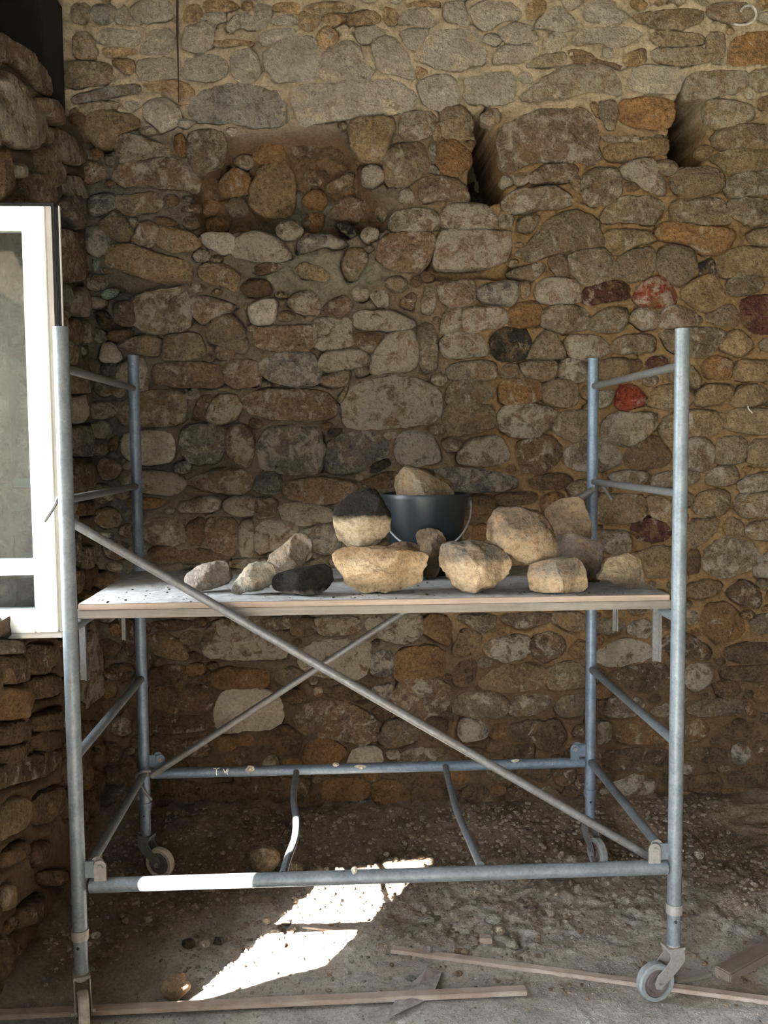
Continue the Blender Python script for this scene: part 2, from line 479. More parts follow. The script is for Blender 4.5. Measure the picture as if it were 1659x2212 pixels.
# one block per corner of the wall: origin of the sketch, then stones as "tint x,y x,y ..." (sketch scale 2.765)
SKETCH = [
((0, 0), """
g 545,30 690,20 690,130 600,155 550,120
w 690,60 750,30 800,130 870,155 760,160 690,140
w 770,50 850,0 1040,0 1040,120 870,145 800,120
w 570,230 620,165 720,180 860,165 850,240 820,280 640,280 590,265
c 600,280 820,285 815,330 690,355 620,330
w 890,180 1040,160 1050,320 840,335 850,270
w 1090,170 1200,120 1290,110 1280,230 1260,300 1090,320
w 825,345 1055,335 1055,470 840,490 815,420
w 1080,345 1260,320 1340,340 1365,400 1350,470 1200,490 1080,460
w 1370,310 1440,285 1520,290 1560,390 1555,460 1490,500 1390,480
c 660,360 800,345 800,430 770,455 690,400
t 330,400 440,360 640,370 700,440 690,490 520,520 380,530
t 430,200 500,180 560,220 590,340 500,350 440,330
t 420,20 530,10 545,120 500,160 430,140
g 400,580 600,540 760,495 850,510 840,560 700,570 450,640
t 410,650 560,610 700,605 730,650 600,660 540,680 430,700
w 850,640 900,590 1000,580 1090,680 1050,750 960,790 920,740 860,700
c 515,700 570,665 700,670 830,700 825,760 700,810 680,870 580,870 525,810
b 405,690 500,680 520,780 520,850 440,800
g 1100,670 1180,560 1300,510 1450,500 1700,560 1725,740 1560,760 1400,740 1200,740
c 860,490 1050,480 1160,520 1150,600 1100,640 1000,570 860,520
t 690,850 740,805 830,820 1020,890 1020,930 800,970 710,970
t 1125,800 1250,780 1330,800 1340,870 1310,970 1230,990 1190,1050 1130,960
o 1040,820 1090,800 1120,880 1100,940 1050,920
p 690,1000 880,960 1040,945 1170,1040 1180,1110 1130,1140 900,1110 710,1120
o 540,890 600,890 615,930 580,950 545,930
w 1200,80 1340,70 1350,130 1230,150 1190,120
w 1350,150 1410,85 1440,100 1430,180 1370,200
w 1440,80 1520,90 1530,160 1490,180 1440,170
c 1300,230 1480,240 1530,270 1400,285 1330,300 1270,260
c 1100,30 1200,20 1220,90 1180,130 1090,140
c 1220,0 1400,0 1440,50 1340,70 1210,60
o 1310,1090 1400,1000 1490,1060 1480,1150 1330,1170
c 1490,1130 1560,990 1650,960 1740,1010 1760,1150 1740,1290 1600,1300 1500,1240
"""),
((550, 0), """
w 100,110 200,80 260,110 250,160 160,155 100,150
c 270,60 380,100 390,150 340,200 265,170
c 395,110 450,80 540,80 550,110 480,150 420,140
c 370,200 420,150 500,190 500,240 430,280 400,320 370,270
w 50,310 200,220 350,205 380,280 375,350 400,480 240,490 120,500 60,390
w 385,360 430,290 540,235 620,260 660,370 720,430 700,470 600,475 430,490 380,440
w 700,240 760,200 840,210 890,280 950,380 950,480 830,440 750,430 710,330
w 590,170 700,145 830,190 700,220 690,260 620,250
w 860,100 900,55 1010,45 1090,110 1080,155 1020,165 860,150
w 860,190 930,165 1050,170 1010,240 970,310 900,280
w 975,350 1010,240 1080,170 1250,170 1350,190 1380,300 1370,390 1200,430 1020,390
w 1280,60 1360,0 1500,0 1580,40 1605,110 1480,130 1380,190 1310,140
w 1130,20 1240,0 1270,90 1290,150 1200,150 1130,110
w 210,520 280,480 480,490 640,465 840,475 970,560 970,630 860,690 700,700 420,720 300,760 240,700
w 975,490 1060,450 1170,440 1210,480 1225,620 1120,665 1010,640 980,560
w 1255,460 1380,440 1500,420 1570,460 1560,560 1530,620 1400,630 1250,610
t 870,710 900,665 1080,670 1060,800 1000,830 875,830
t 1105,760 1120,650 1240,640 1300,700 1300,790 1250,830 1130,830
o 1090,900 1120,840 1200,830 1290,920 1280,990 1190,1065 1120,1020 1085,950
t 780,920 870,860 1000,845 1035,920 1040,1020 960,1070 880,1110 790,1100
p 990,1110 1010,1060 1120,1060 1240,1090 1280,1170 1260,1210 1100,1190 1000,1210
p 640,1020 700,980 760,1010 775,1070 720,1105 650,1090
c 570,720 820,700 840,780 790,870 780,960 650,960 580,860
g 1040,860 1090,850 1080,960 1045,970
g 1035,980 1085,980 1110,1040 1040,1030
c 980,390 1050,430 970,470 960,400
c 1060,790 1100,720 1120,830 1070,840
c 650,60 740,70 760,150 640,140 560,150 555,90
c 760,30 870,70 840,170 770,140
w 0,20 100,30 110,80 90,150 20,190 0,160
w 40,180 250,165 250,205 150,240 60,290 20,240
c 110,20 280,10 260,90 200,80 110,70
c 300,20 520,10 620,40 540,75 430,80 380,95 290,60
c 900,10 1110,0 1120,60 1010,40 910,50
b 380,860 540,850 580,900 500,950 400,940
b 230,830 370,820 390,930 280,960 230,930
o 0,830 160,850 180,960 60,980 0,960
c 420,1110 590,1030 580,1120 480,1150
"""),
((1059, 0), """
w 270,140 350,60 400,20 520,130 500,180 420,195 370,170 290,170
w 50,180 130,130 230,140 300,230 240,260 130,265 60,220
w 20,350 60,270 130,270 280,260 290,320 200,370 110,380 30,380
c 215,0 340,0 330,60 270,110 215,120
w 560,30 640,0 740,0 750,60 850,100 760,145 640,150 560,120
w 475,240 560,160 700,155 850,160 930,200 860,250 780,290 700,270 620,260 520,290
b 450,280 600,310 640,360 790,380 790,420 700,400 480,380
t 850,80 1000,60 1270,50 1280,130 1140,180 960,170 860,140
p 1300,20 1560,10 1600,90 1500,150 1400,130 1290,100
t 960,180 1120,190 1280,200 1290,260 1100,280 950,270
t 950,290 1120,285 1290,275 1310,370 1160,390 980,370
t 1290,190 1400,190 1410,260 1400,390 1310,380
o 1420,270 1480,200 1720,180 1720,380 1480,400 1410,380
c 800,330 930,270 940,370 830,410 790,380
t 180,560 250,500 460,380 700,390 780,480 780,580 620,550 450,590 200,620
w 820,480 860,400 1000,390 1130,395 1160,440 1140,530 1100,560 960,545 850,545
t 1165,480 1210,430 1400,415 1540,420 1545,540 1400,570 1170,600
t 1550,420 1720,395 1720,550 1550,550
b 1590,580 1720,560 1720,690 1600,650
t 1290,600 1400,590 1560,640 1570,720 1420,760 1320,770 1290,680
o 775,600 900,580 1090,590 1095,690 1060,770 930,770 780,740
t 640,620 740,595 765,680 740,775 690,770
c 600,610 640,610 650,700 620,680
p 70,750 200,700 330,660 520,640 600,690 650,800 640,980 480,960 250,960 90,1060 60,880
t 660,800 870,830 1050,800 1050,840 880,860 720,850
c 700,860 850,850 1050,820 1060,920 960,930 800,960 700,950
t 1320,800 1480,740 1720,760 1720,880 1440,900 1330,880
c 1320,930 1500,890 1720,890 1720,990 1440,1040 1370,980
p 245,1040 330,985 500,980 525,1020 480,1080 300,1090 250,1080
p 775,1000 870,955 970,960 985,1040 1050,1100 1030,1160 920,1130 870,1080 790,1050
t 1075,1080 1140,1010 1330,1000 1400,1060 1380,1140 1200,1165 1100,1140
t 550,1050 620,1010 760,1010 780,1130 740,1200 620,1230 550,1180
c 480,1060 540,1050 540,1150 500,1130
t 1430,1050 1720,1005 1720,1150 1440,1180 1410,1110
b 790,1090 870,1090 900,1130 830,1150
w 370,190 450,200 470,260 380,320 300,330 310,260
t 300,330 450,300 470,380 330,400 200,400
"""),
((0, 400), """
t 670,60 820,60 920,40 970,110 940,150 770,180 710,140
g 530,80 620,50 690,60 695,130 620,170 550,180
t 590,230 640,190 700,145 790,260 770,340 680,320 600,260
p 780,340 840,230 890,210 950,260 920,360 860,370
t 770,195 840,205 820,250 790,250
c 930,300 980,250 1060,260 1170,300 1190,370 1040,400 960,370
c 650,370 760,350 900,400 1130,460 1140,560 1060,575 900,560 740,510 650,480
w 1205,310 1240,285 1390,295 1390,390 1320,410 1230,360
p 1395,370 1440,300 1530,280 1640,310 1720,390 1735,450 1600,455 1480,440 1400,420
c 1185,520 1210,475 1350,480 1430,550 1400,630 1320,600 1230,580
g 510,270 590,250 650,310 640,390 580,430 510,380
t 680,720 740,690 790,700 800,830 700,830
t 795,720 830,660 1000,630 1100,620 1135,750 1130,840 1020,880 880,880 800,810
p 1125,690 1160,660 1290,680 1410,720 1380,750 1270,790 1210,830 1150,760
t 1240,850 1290,790 1390,770 1450,860 1480,960 1450,1000 1330,960 1250,930
w 1480,720 1560,690 1650,680 1640,820 1510,830
t 710,970 760,920 900,895 960,930 940,1020 850,1010
t 975,960 1000,895 1180,880 1220,970 1200,1030 1060,1050 980,1040
p 905,1080 1050,1055 1290,1070 1330,1100 1320,1210 1100,1200 920,1190
p 1335,1090 1390,1045 1530,1050 1555,1150 1520,1200 1400,1210 1350,1170
t 695,1100 760,1050 860,1040 880,1130 870,1240 700,1180
w 590,1030 620,940 680,950 720,1020 700,1060 610,1050
g 610,1070 690,1060 690,1140 610,1130
d 570,760 640,750 680,830 640,870 590,830
m 605,640 650,615 700,625 690,660 620,680
m 555,430 595,450 590,490 570,520 550,490
p 1290,960 1400,985 1390,1040 1300,1040
b 650,870 760,860 790,880 720,930 640,920
b 910,190 1000,190 1070,230 960,250
b 1080,130 1190,110 1190,150 1110,160
"""),
((550, 400), """
p 440,180 540,70 700,110 690,150 620,220 500,210
t 720,160 760,90 830,80 830,160 780,220
t 805,240 850,150 1060,140 1110,210 1090,270 840,280
p 1125,170 1170,110 1360,110 1450,200 1440,255 1300,265 1130,250
p 725,430 770,310 900,290 1040,290 1080,340 1040,460 980,520 800,500
p 1085,340 1130,270 1510,265 1530,320 1510,440 1380,490 1130,500 1090,470
t 1455,180 1550,170 1545,250 1460,255
g 260,330 380,290 440,295 560,350 490,380 400,370 270,420
t 525,460 560,390 640,385 670,430 660,480 610,570 570,570 535,520
c 240,500 290,465 400,490 450,540 430,575 370,570 250,540
b 0,480 90,455 170,480 130,520 20,535
p 690,660 720,630 790,630 800,720 740,730
p 870,690 940,640 965,670 950,740 890,730
t 1000,690 1030,600 1080,620 1080,730 1040,770 1000,750
p 1095,610 1140,580 1300,570 1320,640 1300,700 1180,725 1120,690
g 1340,610 1470,580 1570,575 1575,660 1540,720 1400,700 1340,690
c 1580,590 1640,575 1650,640 1600,690
p 195,700 260,640 370,640 395,780 260,760
p 400,760 450,690 540,660 590,720 550,770 480,790
p 595,770 660,750 830,750 950,810 960,840 860,870 700,860 610,850
p 1115,830 1150,740 1230,725 1240,800 1220,860 1120,885
p 1245,770 1290,730 1450,725 1510,760 1500,830 1290,880 1250,840
o 1520,760 1560,710 1680,690 1720,760 1700,830 1600,855 1520,830
p 355,800 480,790 570,800 585,930 560,970 370,980 360,890
p 0,860 180,840 330,840 350,880 345,985 200,990 0,970
b 600,890 760,870 790,910 730,960 690,1010 600,950
p 750,950 800,890 940,870 970,960 970,1070 900,1110 700,1120 690,1050
t 975,860 1020,820 1080,860 1090,990 1080,1110 990,1100
p 1115,940 1170,880 1350,890 1390,1000 1360,1020 1170,1030 1120,1000
d 1410,920 1480,860 1600,850 1650,930 1620,1030 1500,1050 1430,1020
t 1145,1110 1200,1060 1430,1045 1450,1130 1420,1160 1180,1165
t 1470,1110 1500,1065 1560,1065 1590,1140 1480,1150
g 30,1050 200,1000 340,1000 390,1080 390,1190 200,1190 60,1150
p 385,1040 440,995 600,980 690,1020 660,1080 500,1110 400,1110
t 400,1150 480,1120 570,1100 560,1180 490,1210 410,1190
t 600,1090 680,1080 690,1120 620,1150
d 480,240 560,220 620,310 580,340
"""),
((1059, 400), """
t 70,110 130,40 340,10 470,50 490,120 410,140 270,150 120,175
t 160,240 190,185 290,180 290,220 250,280 170,280
t 380,190 500,145 640,200 660,280 680,360 560,370 450,400 350,420 250,460 140,400 220,370 300,260
t 670,180 770,70 950,70 1040,120 1000,190 980,230 800,220 680,220
t 1085,170 1110,100 1200,75 1380,85 1420,160 1420,240 1280,240 1120,220
o 990,290 1020,230 1120,225 1260,250 1430,260 1460,300 1430,370 1370,420 1240,400 1200,350 1000,320
t 1430,100 1480,80 1640,85 1720,150 1640,230 1540,240 1440,180
t 1540,280 1720,240 1720,370 1560,350
c 680,310 730,270 860,270 960,290 980,340 840,370 760,420 700,360
p 345,450 390,410 450,430 475,530 420,560 360,500
t 465,430 560,380 700,380 740,460 750,560 640,600 560,590 490,520
t 750,450 850,390 960,370 980,440 950,540 830,580 760,530
t 990,480 1010,400 1080,360 1190,380 1230,470 1190,560 1120,600 1040,540
c 1360,480 1400,400 1480,370 1720,380 1720,540 1500,540 1400,550
d 1240,480 1330,430 1350,540 1260,540
t 100,530 180,490 300,460 330,500 260,570 160,550
p 270,600 340,560 470,560 550,620 530,700 400,710 280,700
R 560,620 640,590 760,570 830,600 820,680 720,690 580,720
r 870,640 930,570 1030,540 1110,650 1090,710 950,730 880,690
c 1140,620 1240,560 1330,530 1390,650 1370,720 1270,760 1160,690
t 1415,580 1500,530 1600,550 1630,610 1560,650 1430,660
R 1500,700 1560,670 1720,660 1720,880 1580,880 1510,810
t 305,770 360,720 540,720 605,820 560,870 420,880 310,850
t 600,800 680,740 800,730 830,790 780,870 700,880 600,860
t 835,800 880,740 970,730 1010,790 1000,850 900,860
p 1015,770 1070,720 1180,740 1270,800 1240,830 1100,850 1020,850
t 1280,790 1360,740 1440,710 1480,780 1470,840 1370,840
p 450,940 500,890 640,900 720,970 690,1010 560,1050 480,1010
t 720,970 790,900 950,890 995,950 950,1000 740,1010
t 1020,880 1130,860 1290,850 1400,870 1390,930 1270,1030 1130,1000 1060,960
c 1370,960 1470,850 1570,950 1510,1020 1440,1010
t 225,1000 310,880 380,880 450,1010 400,1040 240,1040
c 285,1040 310,1010 385,1010 370,1050
t 175,1070 250,1050 400,1050 390,1150 320,1170 220,1150
t 410,1100 450,1040 540,1040 590,1110 580,1170 480,1170 410,1130
c 650,1060 740,1030 830,1040 820,1150 640,1160
R 930,1070 970,1020 1050,1030 1050,1080 960,1110
o 1270,1060 1340,1020 1440,1050 1445,1150 1340,1160 1280,1120
c 1465,1110 1500,1040 1720,1050 1720,1170 1480,1165
c 1190,1060 1260,1150 1240,1220 1190,1200
b 830,1040 900,1040 910,1100 840,1120
"""),
((0, 800), """
t 700,250 760,180 880,120 1070,120 1110,200 1100,290 1000,330 740,330
b 1145,270 1190,160 1260,150 1250,210 1200,300
p 1225,270 1290,150 1400,145 1440,210 1400,300 1270,320
w 730,390 840,370 1000,370 1040,430 1030,530 870,560 740,520
g 1080,380 1150,325 1330,330 1340,430 1310,540 1150,560 1080,480
p 1350,380 1420,320 1500,350 1515,470 1480,580 1400,540 1350,480
b 640,420 700,380 700,470 650,480
p 720,640 800,600 1000,610 1110,660 1080,730 960,740 750,700
p 1110,660 1220,610 1400,590 1490,620 1500,710 1400,740 1250,720 1130,690
o 770,770 960,760 990,800 900,830 780,820
p 1335,790 1380,755 1520,750 1530,860 1400,870 1340,830
t 1060,800 1220,750 1310,770 1300,840 1100,850
t 860,890 1080,880 1110,960 1090,1040 870,1030
b 1110,920 1210,860 1220,1030 1120,1030
p 1230,920 1280,880 1410,890 1420,1050 1390,1110 1250,1060
p 1425,920 1510,895 1520,1110 1430,1100
b 890,1060 1060,1050 1060,1150 900,1150
b 1070,1080 1200,1060 1370,1090 1360,1150 1080,1150
p 1380,1130 1600,1120 1600,1180 1390,1180
"""),
((550, 800), """
p -70,170 0,130 130,115 400,125 480,190 470,260 400,300 100,290 -50,240
p 525,220 570,110 700,60 880,35 1060,80 1115,180 1110,290 900,330 560,350
t 1150,130 1200,60 1390,60 1415,130 1380,190 1230,220 1160,190
t 1130,260 1180,210 1390,200 1440,290 1420,350 1180,390 1150,320
g 20,470 80,340 250,330 390,350 410,480 400,610 200,610 50,600
g 430,520 470,410 620,370 740,380 795,470 780,520 680,570 560,620 440,600
g 845,440 880,370 1020,370 1100,460 1100,550 900,570 850,520
p 1220,510 1290,420 1450,385 1540,520 1440,570 1240,560
b 640,660 800,600 850,610 840,690 680,720
p 170,660 380,640 580,665 610,710 500,790 340,790 180,760
g 0,640 100,600 160,630 140,740 0,720
p 0,770 120,760 130,870 0,880
p 150,800 340,790 470,850 470,900 250,930 160,870
p 10,900 240,900 250,970 130,1060 10,1100
g 270,970 350,930 480,920 510,1010 500,1080 370,1090 330,1010
g 1060,600 1180,580 1400,600 1560,640 1570,700 1400,720 1230,730 1180,650
d 690,560 800,520 810,570 700,620
d 440,350 540,350 510,390 450,400
t 490,170 560,70 560,130 520,200
b 1280,740 1430,760 1430,880 1260,910
o 1300,930 1390,910 1380,1020 1310,1030
"""),
((1059, 800), """
o 60,110 90,55 280,60 305,110 290,190 70,200
t 315,110 380,60 490,60 530,170 470,220 340,200
p 50,280 100,210 200,200 390,230 380,310 270,400 150,390 60,350
b 155,440 300,390 380,400 435,480 380,560 280,620 180,590
t 360,340 430,250 580,240 590,420 470,420
t 440,480 550,420 700,410 790,500 770,570 640,600 480,590
t 640,130 740,110 720,200 650,230
r 740,200 770,100 850,80 920,150 910,200 800,240
c 940,170 1000,95 1100,85 1200,130 1210,190 1090,235 960,210
c 1220,150 1300,80 1440,85 1440,160 1330,210 1220,200
c 1440,170 1500,90 1640,95 1650,190 1550,220 1450,210
t 660,340 720,260 1000,250 990,330 920,400 830,450 760,440 670,400
c 1010,330 1050,270 1200,240 1370,250 1380,330 1330,390 1180,390 1090,460 1030,400
c 1400,300 1450,230 1720,230 1720,370 1580,380 1410,350
b 800,520 850,440 980,380 1080,490 1060,560 900,590 820,570
p 1170,430 1240,400 1330,430 1335,560 1280,600 1180,580
t 1345,470 1380,400 1530,400 1530,550 1360,560
c 1550,420 1720,410 1720,570 1540,570
t 710,620 830,590 940,610 920,680 760,690
t 970,630 1080,600 1240,600 1250,650 1180,690 980,690
t 1295,630 1350,580 1470,570 1480,660 1380,690 1300,680
t 1480,680 1560,620 1720,600 1720,700 1520,730
c 640,760 780,740 930,760 930,880 800,910 650,910
c 940,750 1080,770 1080,920 1040,900 960,870
c 1230,770 1290,720 1430,720 1420,850 1290,870 1220,830
c 1465,790 1500,740 1720,720 1720,860 1500,880
R 845,960 880,880 1020,890 1080,960 1050,1010 900,1020
c 1170,900 1370,880 1340,970 1220,1060 1170,1020
c 1385,940 1430,870 1510,910 1510,1000 1420,990
c 1520,920 1720,880 1720,1010 1530,1000
t 640,960 820,960 840,1060 770,1110 690,1080
c 830,1110 1000,1050 1090,1080 1090,1230 940,1240 930,1170
t 1270,1110 1370,1000 1560,1020 1620,1090 1560,1180 1400,1240 1290,1200
b 1180,1080 1250,1070 1250,1200 1180,1210
t 1600,1120 1720,1060 1720,1230 1570,1230
b 230,640 420,610 490,660 420,710 260,710
b 40,740 280,720 260,800 60,810
"""),
((0, 1200), """
c 880,490 970,450 1060,500 1130,590 1080,620 920,590
p 1220,480 1280,400 1420,390 1700,500 1720,590 1660,620 1400,610 1220,600
b 890,680 1030,650 1110,670 1130,740 1080,770 920,760
o 1110,660 1200,640 1230,700 1130,730
o 1240,720 1350,670 1560,680 1600,720 1560,790 1280,800
b 900,800 1100,770 1250,790 1270,880 1240,930 1000,940 910,900
w 1285,900 1340,810 1480,790 1640,830 1690,900 1660,1020 1350,1060 1280,1010
b 900,960 1080,950 1250,960 1260,1040 1000,1060 900,1040
b 740,390 800,400 810,560 760,600 740,480
b 890,390 1080,380 1150,400 1100,440 960,440
b 1000,1110 1180,1090 1250,1130 1240,1200 1020,1200
b 900,1080 980,1090 1010,1190 900,1170
"""),
((550, 1200), """
t 0,380 230,360 240,420 160,440 0,440
t 220,430 290,370 350,390 370,450 300,480 230,470
p 370,370 600,360 630,420 600,460 440,480 380,450
p 660,380 800,360 1000,350 990,470 900,530 780,500 680,460
o 1000,400 1060,350 1170,370 1170,540 1080,500 1000,450
t 1200,360 1440,350 1430,430 1350,460 1260,400
c 1190,560 1240,440 1350,470 1340,530 1270,600 1200,600
p 250,570 400,510 680,500 690,620 640,740 450,720 300,690
g 690,630 740,570 820,580 830,690 760,720 700,700
o 830,640 880,560 1060,540 1130,590 1130,710 1000,740 850,750
t 1370,540 1450,490 1600,480 1659,530 1620,600 1500,640 1390,590
b 1190,760 1210,640 1310,620 1330,700 1260,790
c 1320,770 1450,660 1659,640 1740,690 1730,780 1600,810 1500,810 1400,800
p 820,840 880,750 1050,730 1170,790 1180,860 1120,940 1000,980 850,900
t 1190,880 1230,820 1400,810 1510,850 1510,950 1360,970 1200,940
t 1520,900 1560,850 1659,840 1710,880 1700,940 1540,960
g 690,800 820,760 820,850 760,870 690,860
p 230,960 330,880 500,870 700,950 730,1080 650,1140 540,1100 380,1080 270,1060
b 20,1100 100,1040 200,1020 270,1110 240,1190 40,1180
o 290,1180 350,1100 450,1100 550,1180 480,1240 380,1280 310,1260
t 740,1100 790,990 900,980 970,1040 960,1110 800,1150
w 560,1210 600,1150 740,1150 770,1240 560,1290
b 990,1030 1050,960 1150,980 1140,1060 1050,1100
t 1210,1060 1240,980 1380,990 1390,1090 1250,1110
o 1400,1060 1440,1000 1510,1020 1500,1090 1420,1090
b 1520,1010 1659,980 1740,1020 1700,1110 1540,1110
t 860,1200 960,1150 1150,1150 1160,1260 880,1280
o 350,790 410,780 410,830 360,850
b 420,780 680,760 690,850 560,870 430,840
o 0,690 80,680 90,770 20,800
b 1500,1130 1659,1130 1659,1230 1500,1220
"""),
((1059, 1200), """
p 70,390 100,340 340,340 360,400 190,440
c 360,390 380,340 560,340 570,440 480,450
p 640,390 720,370 810,410 760,470 640,460
t 820,420 930,380 970,440 930,500 840,470
t 1180,330 1240,340 1240,400 1180,410
o 1260,380 1300,300 1430,290 1520,430 1480,490 1370,530 1280,440
c 1170,180 1280,140 1380,160 1360,230 1200,260
b 1420,210 1520,140 1620,240 1590,320 1450,270
t 1560,380 1720,330 1720,450 1580,470
b 240,520 320,460 430,480 440,580 330,640 260,590
p 640,590 720,520 850,500 960,540 960,620 720,660 650,640
b 1020,510 1080,470 1200,480 1320,560 1300,620 1170,610 1040,580
b 1400,560 1500,520 1720,520 1720,640 1430,640
c 335,700 400,650 520,640 570,690 570,780 420,800 340,790
b 690,740 780,680 960,640 1060,660 1070,760 950,810 760,780
t 1170,660 1330,640 1320,760 1230,810 1170,780
t 120,880 180,830 320,830 365,860 320,920 220,950 130,940
t 385,900 430,840 570,830 570,950 430,960
t 690,920 740,850 870,850 920,900 860,960 710,960
b 640,880 680,870 680,940 640,950
t 960,920 1070,870 1070,960 980,960
t 1180,900 1290,860 1490,860 1510,920 1450,950 1200,960
b 280,1030 400,980 450,1080 400,1170 280,1150
p 490,1070 520,1010 580,1020 580,1100
p 640,1010 720,1000 720,1100 640,1130
o 760,1060 850,1000 1000,1000 1060,1080 1000,1120 780,1120
o 1170,1000 1290,980 1310,1060 1250,1100 1170,1110
b 1380,1030 1480,980 1600,1000 1600,1090 1400,1090
o 1520,880 1570,860 1600,940 1540,960
g 1440,1160 1500,1120 1560,1170 1540,1240 1450,1240
b 640,1170 1000,1150 1060,1190 1000,1240 650,1240
b 1170,1150 1400,1140 1420,1230 1180,1240
b 1340,760 1480,750 1500,830 1360,840
b 1370,660 1720,650 1720,750 1400,740
"""),
((550, 1600), """
b 0,220 230,220 330,240 280,360 0,370
o 390,290 430,230 600,220 680,260 670,350 420,360
o 690,320 740,240 860,240 930,340 890,400 750,380
b 940,320 960,230 1080,210 1140,260 1130,380 960,390
b 1230,360 1260,270 1370,260 1400,320 1330,410 1250,400
g 570,360 620,345 720,370 720,410 600,400
b 280,400 500,400 500,490 300,500
"""),
((1059, 1600), """
t 250,380 330,260 420,330 430,430 340,475 270,440
b 90,300 200,260 240,380 120,420
p 650,320 760,240 880,200 1000,260 940,350 720,400
b 1180,220 1330,190 1400,250 1350,310 1200,300
b 1170,380 1300,330 1400,360 1400,440 1200,470
b 1440,320 1720,300 1720,460 1460,470
b 1420,180 1720,120 1720,280 1450,270
b 650,100 900,90 1040,60 1060,170 900,180 700,170
"""),
((0, 1600), """
b 920,240 1060,230 1200,270 1180,380 960,400 910,330
b 1210,250 1500,280 1480,400 1250,400
b 700,150 790,100 820,180 780,250
"""),
]
LEFT_SKETCH = [
((0, 0), """
p 0,200 60,230 200,350 290,440 320,560 260,560 100,400 0,330
p 0,420 120,530 230,640 290,740 250,870 100,880 0,800
p 220,580 300,600 380,680 390,740 330,740 240,660
p 290,760 400,800 530,920 520,970 430,980 320,900
t 220,900 300,890 390,1010 380,1080 310,1110 230,1030
b 0,900 70,920 60,1100 30,1200 0,1200
w 70,990 140,980 150,1060 90,1060
t 160,1050 250,1040 340,1130 330,1220 210,1200 130,1120
g 370,1120 430,1050 540,1120 520,1180 440,1180
"""),
((0, 400), """
g 350,130 420,60 500,80 530,190 480,270 390,200
p 345,260 430,290 500,330 510,460 470,560 380,570 350,480
g 430,650 500,610 560,680 520,780 440,770
t 400,830 450,800 490,850 470,950 410,920
g 490,850 540,800 600,810 590,930 520,950
t 400,920 450,970 470,1070 410,1060
g 355,590 400,620 400,720 360,720
"""),
((0, 800), """
t 410,20 520,30 540,130 410,140
w 425,180 500,150 545,260 490,310 425,300
g 430,340 560,320 600,370 600,500 430,510
t 430,560 560,550 620,610 610,700 430,740
b 560,70 640,60 640,150 590,180
b 450,790 550,780 550,860 450,870
t 470,1060 560,1050 590,1120 540,1180 470,1170
b 600,1050 660,1080 660,1190 600,1200
"""),
((0, 1200), """
t 500,400 640,420 660,700 610,800 500,920 480,760
t 0,510 130,510 120,580 30,590 0,570
b 0,610 80,590 150,640 150,730 40,770 0,740
b 150,540 330,530 340,640 250,710 170,680
b 120,780 250,720 370,720 370,820 200,860
o 0,800 100,780 200,880 150,960 0,980
b 180,970 300,930 380,900 380,1010 220,1060
b 0,1010 150,980 170,1080 60,1130 0,1120
b 200,1060 380,1040 390,1140 220,1180
b 10,1150 180,1110 200,1200 60,1240 0,1230
"""),
((0, 1600), """
b 0,150 150,100 300,60 380,80 300,200 100,250 0,300
c 0,420 100,340 180,380 190,480 60,560 0,600
b 200,340 380,260 390,380 300,470 200,500
b 30,650 150,590 180,650 60,740 0,760
b 190,620 290,600 300,700 200,750
c 0,880 60,860 90,960 30,1010 0,1010
b 120,980 250,900 290,960 200,1080 80,1120
b 200,800 380,760 420,830 300,880
"""),
]

def read_sketch(sk):
    out = []
    for (ox, oy), txt in sk:
        for ln in txt.strip().splitlines():
            f = ln.split()
            out.append((f[0], np.array([[ox+float(a)/2.765, oy+float(b)/2.765] for a, b in (q.split(',') for q in f[1:])])))
    return out

YB = 1.42            # plane of the back wall
XL = -0.285          # plane of the left wall
def px2(s): return np.array([tuple(map(float, q.split(','))) for q in s.split()])
HOLES = [  # outline, depth into the wall, softness (all in sketch pixels / metres)
    (px2('425,380 455,330 475,300 540,286 640,276 740,288 785,325 800,400 838,450 832,500 760,506 640,496 520,492 430,496 416,440'), 0.20, 20),
    (px2('1018,246 1050,240 1074,300 1092,430 1060,442 1012,430 1022,330'), 0.50, 4),
    (px2('1482,168 1528,205 1522,350 1470,360 1440,352 1446,280 1466,200'), 0.45, 4),
    (px2('470,330 545,372 538,410 500,390 455,400'), 0.06, 12),
    (px2('930,556 1120,572 1150,600 1090,604 920,600'), 0.07, 10),
    (px2('240,580 400,612 330,630 280,640 230,620'), 0.06, 12),
    (px2('925,520 945,520 950,580 925,585'), 0.07, 8),
    (px2('195,250 250,318 232,340 190,320'), 0.09, 10),
    (px2('690,940 702,940 700,1020 690,1020'), 0.05, 6),
]
def wall_depth(q):
    d = np.zeros(len(q))
    q3 = np.column_stack([q/34., np.zeros(len(q))])
    q = q+np.column_stack([fbm(q3, 1, 3, 201), fbm(q3, 1, 3, 205)])*13
    for poly, dep, soft in HOLES:
        bb = (q[:, 0] > poly[:, 0].min()-60) & (q[:, 0] < poly[:, 0].max()+60) & (q[:, 1] > poly[:, 1].min()-60) & (q[:, 1] < poly[:, 1].max()+60)
        if bb.any():
            s = poly_sd(q[bb], poly)
            d[bb] = np.maximum(d[bb], dep*smooth(soft*0.6, -soft, s))
    return d

def grow(poly, d):
    """swell an outline by about d"""
    c = poly.mean(0); r = np.linalg.norm(poly-c, axis=1, keepdims=True)
    return c+(poly-c)*(1+np.minimum(0.16, d/np.maximum(r, 1e-4)))

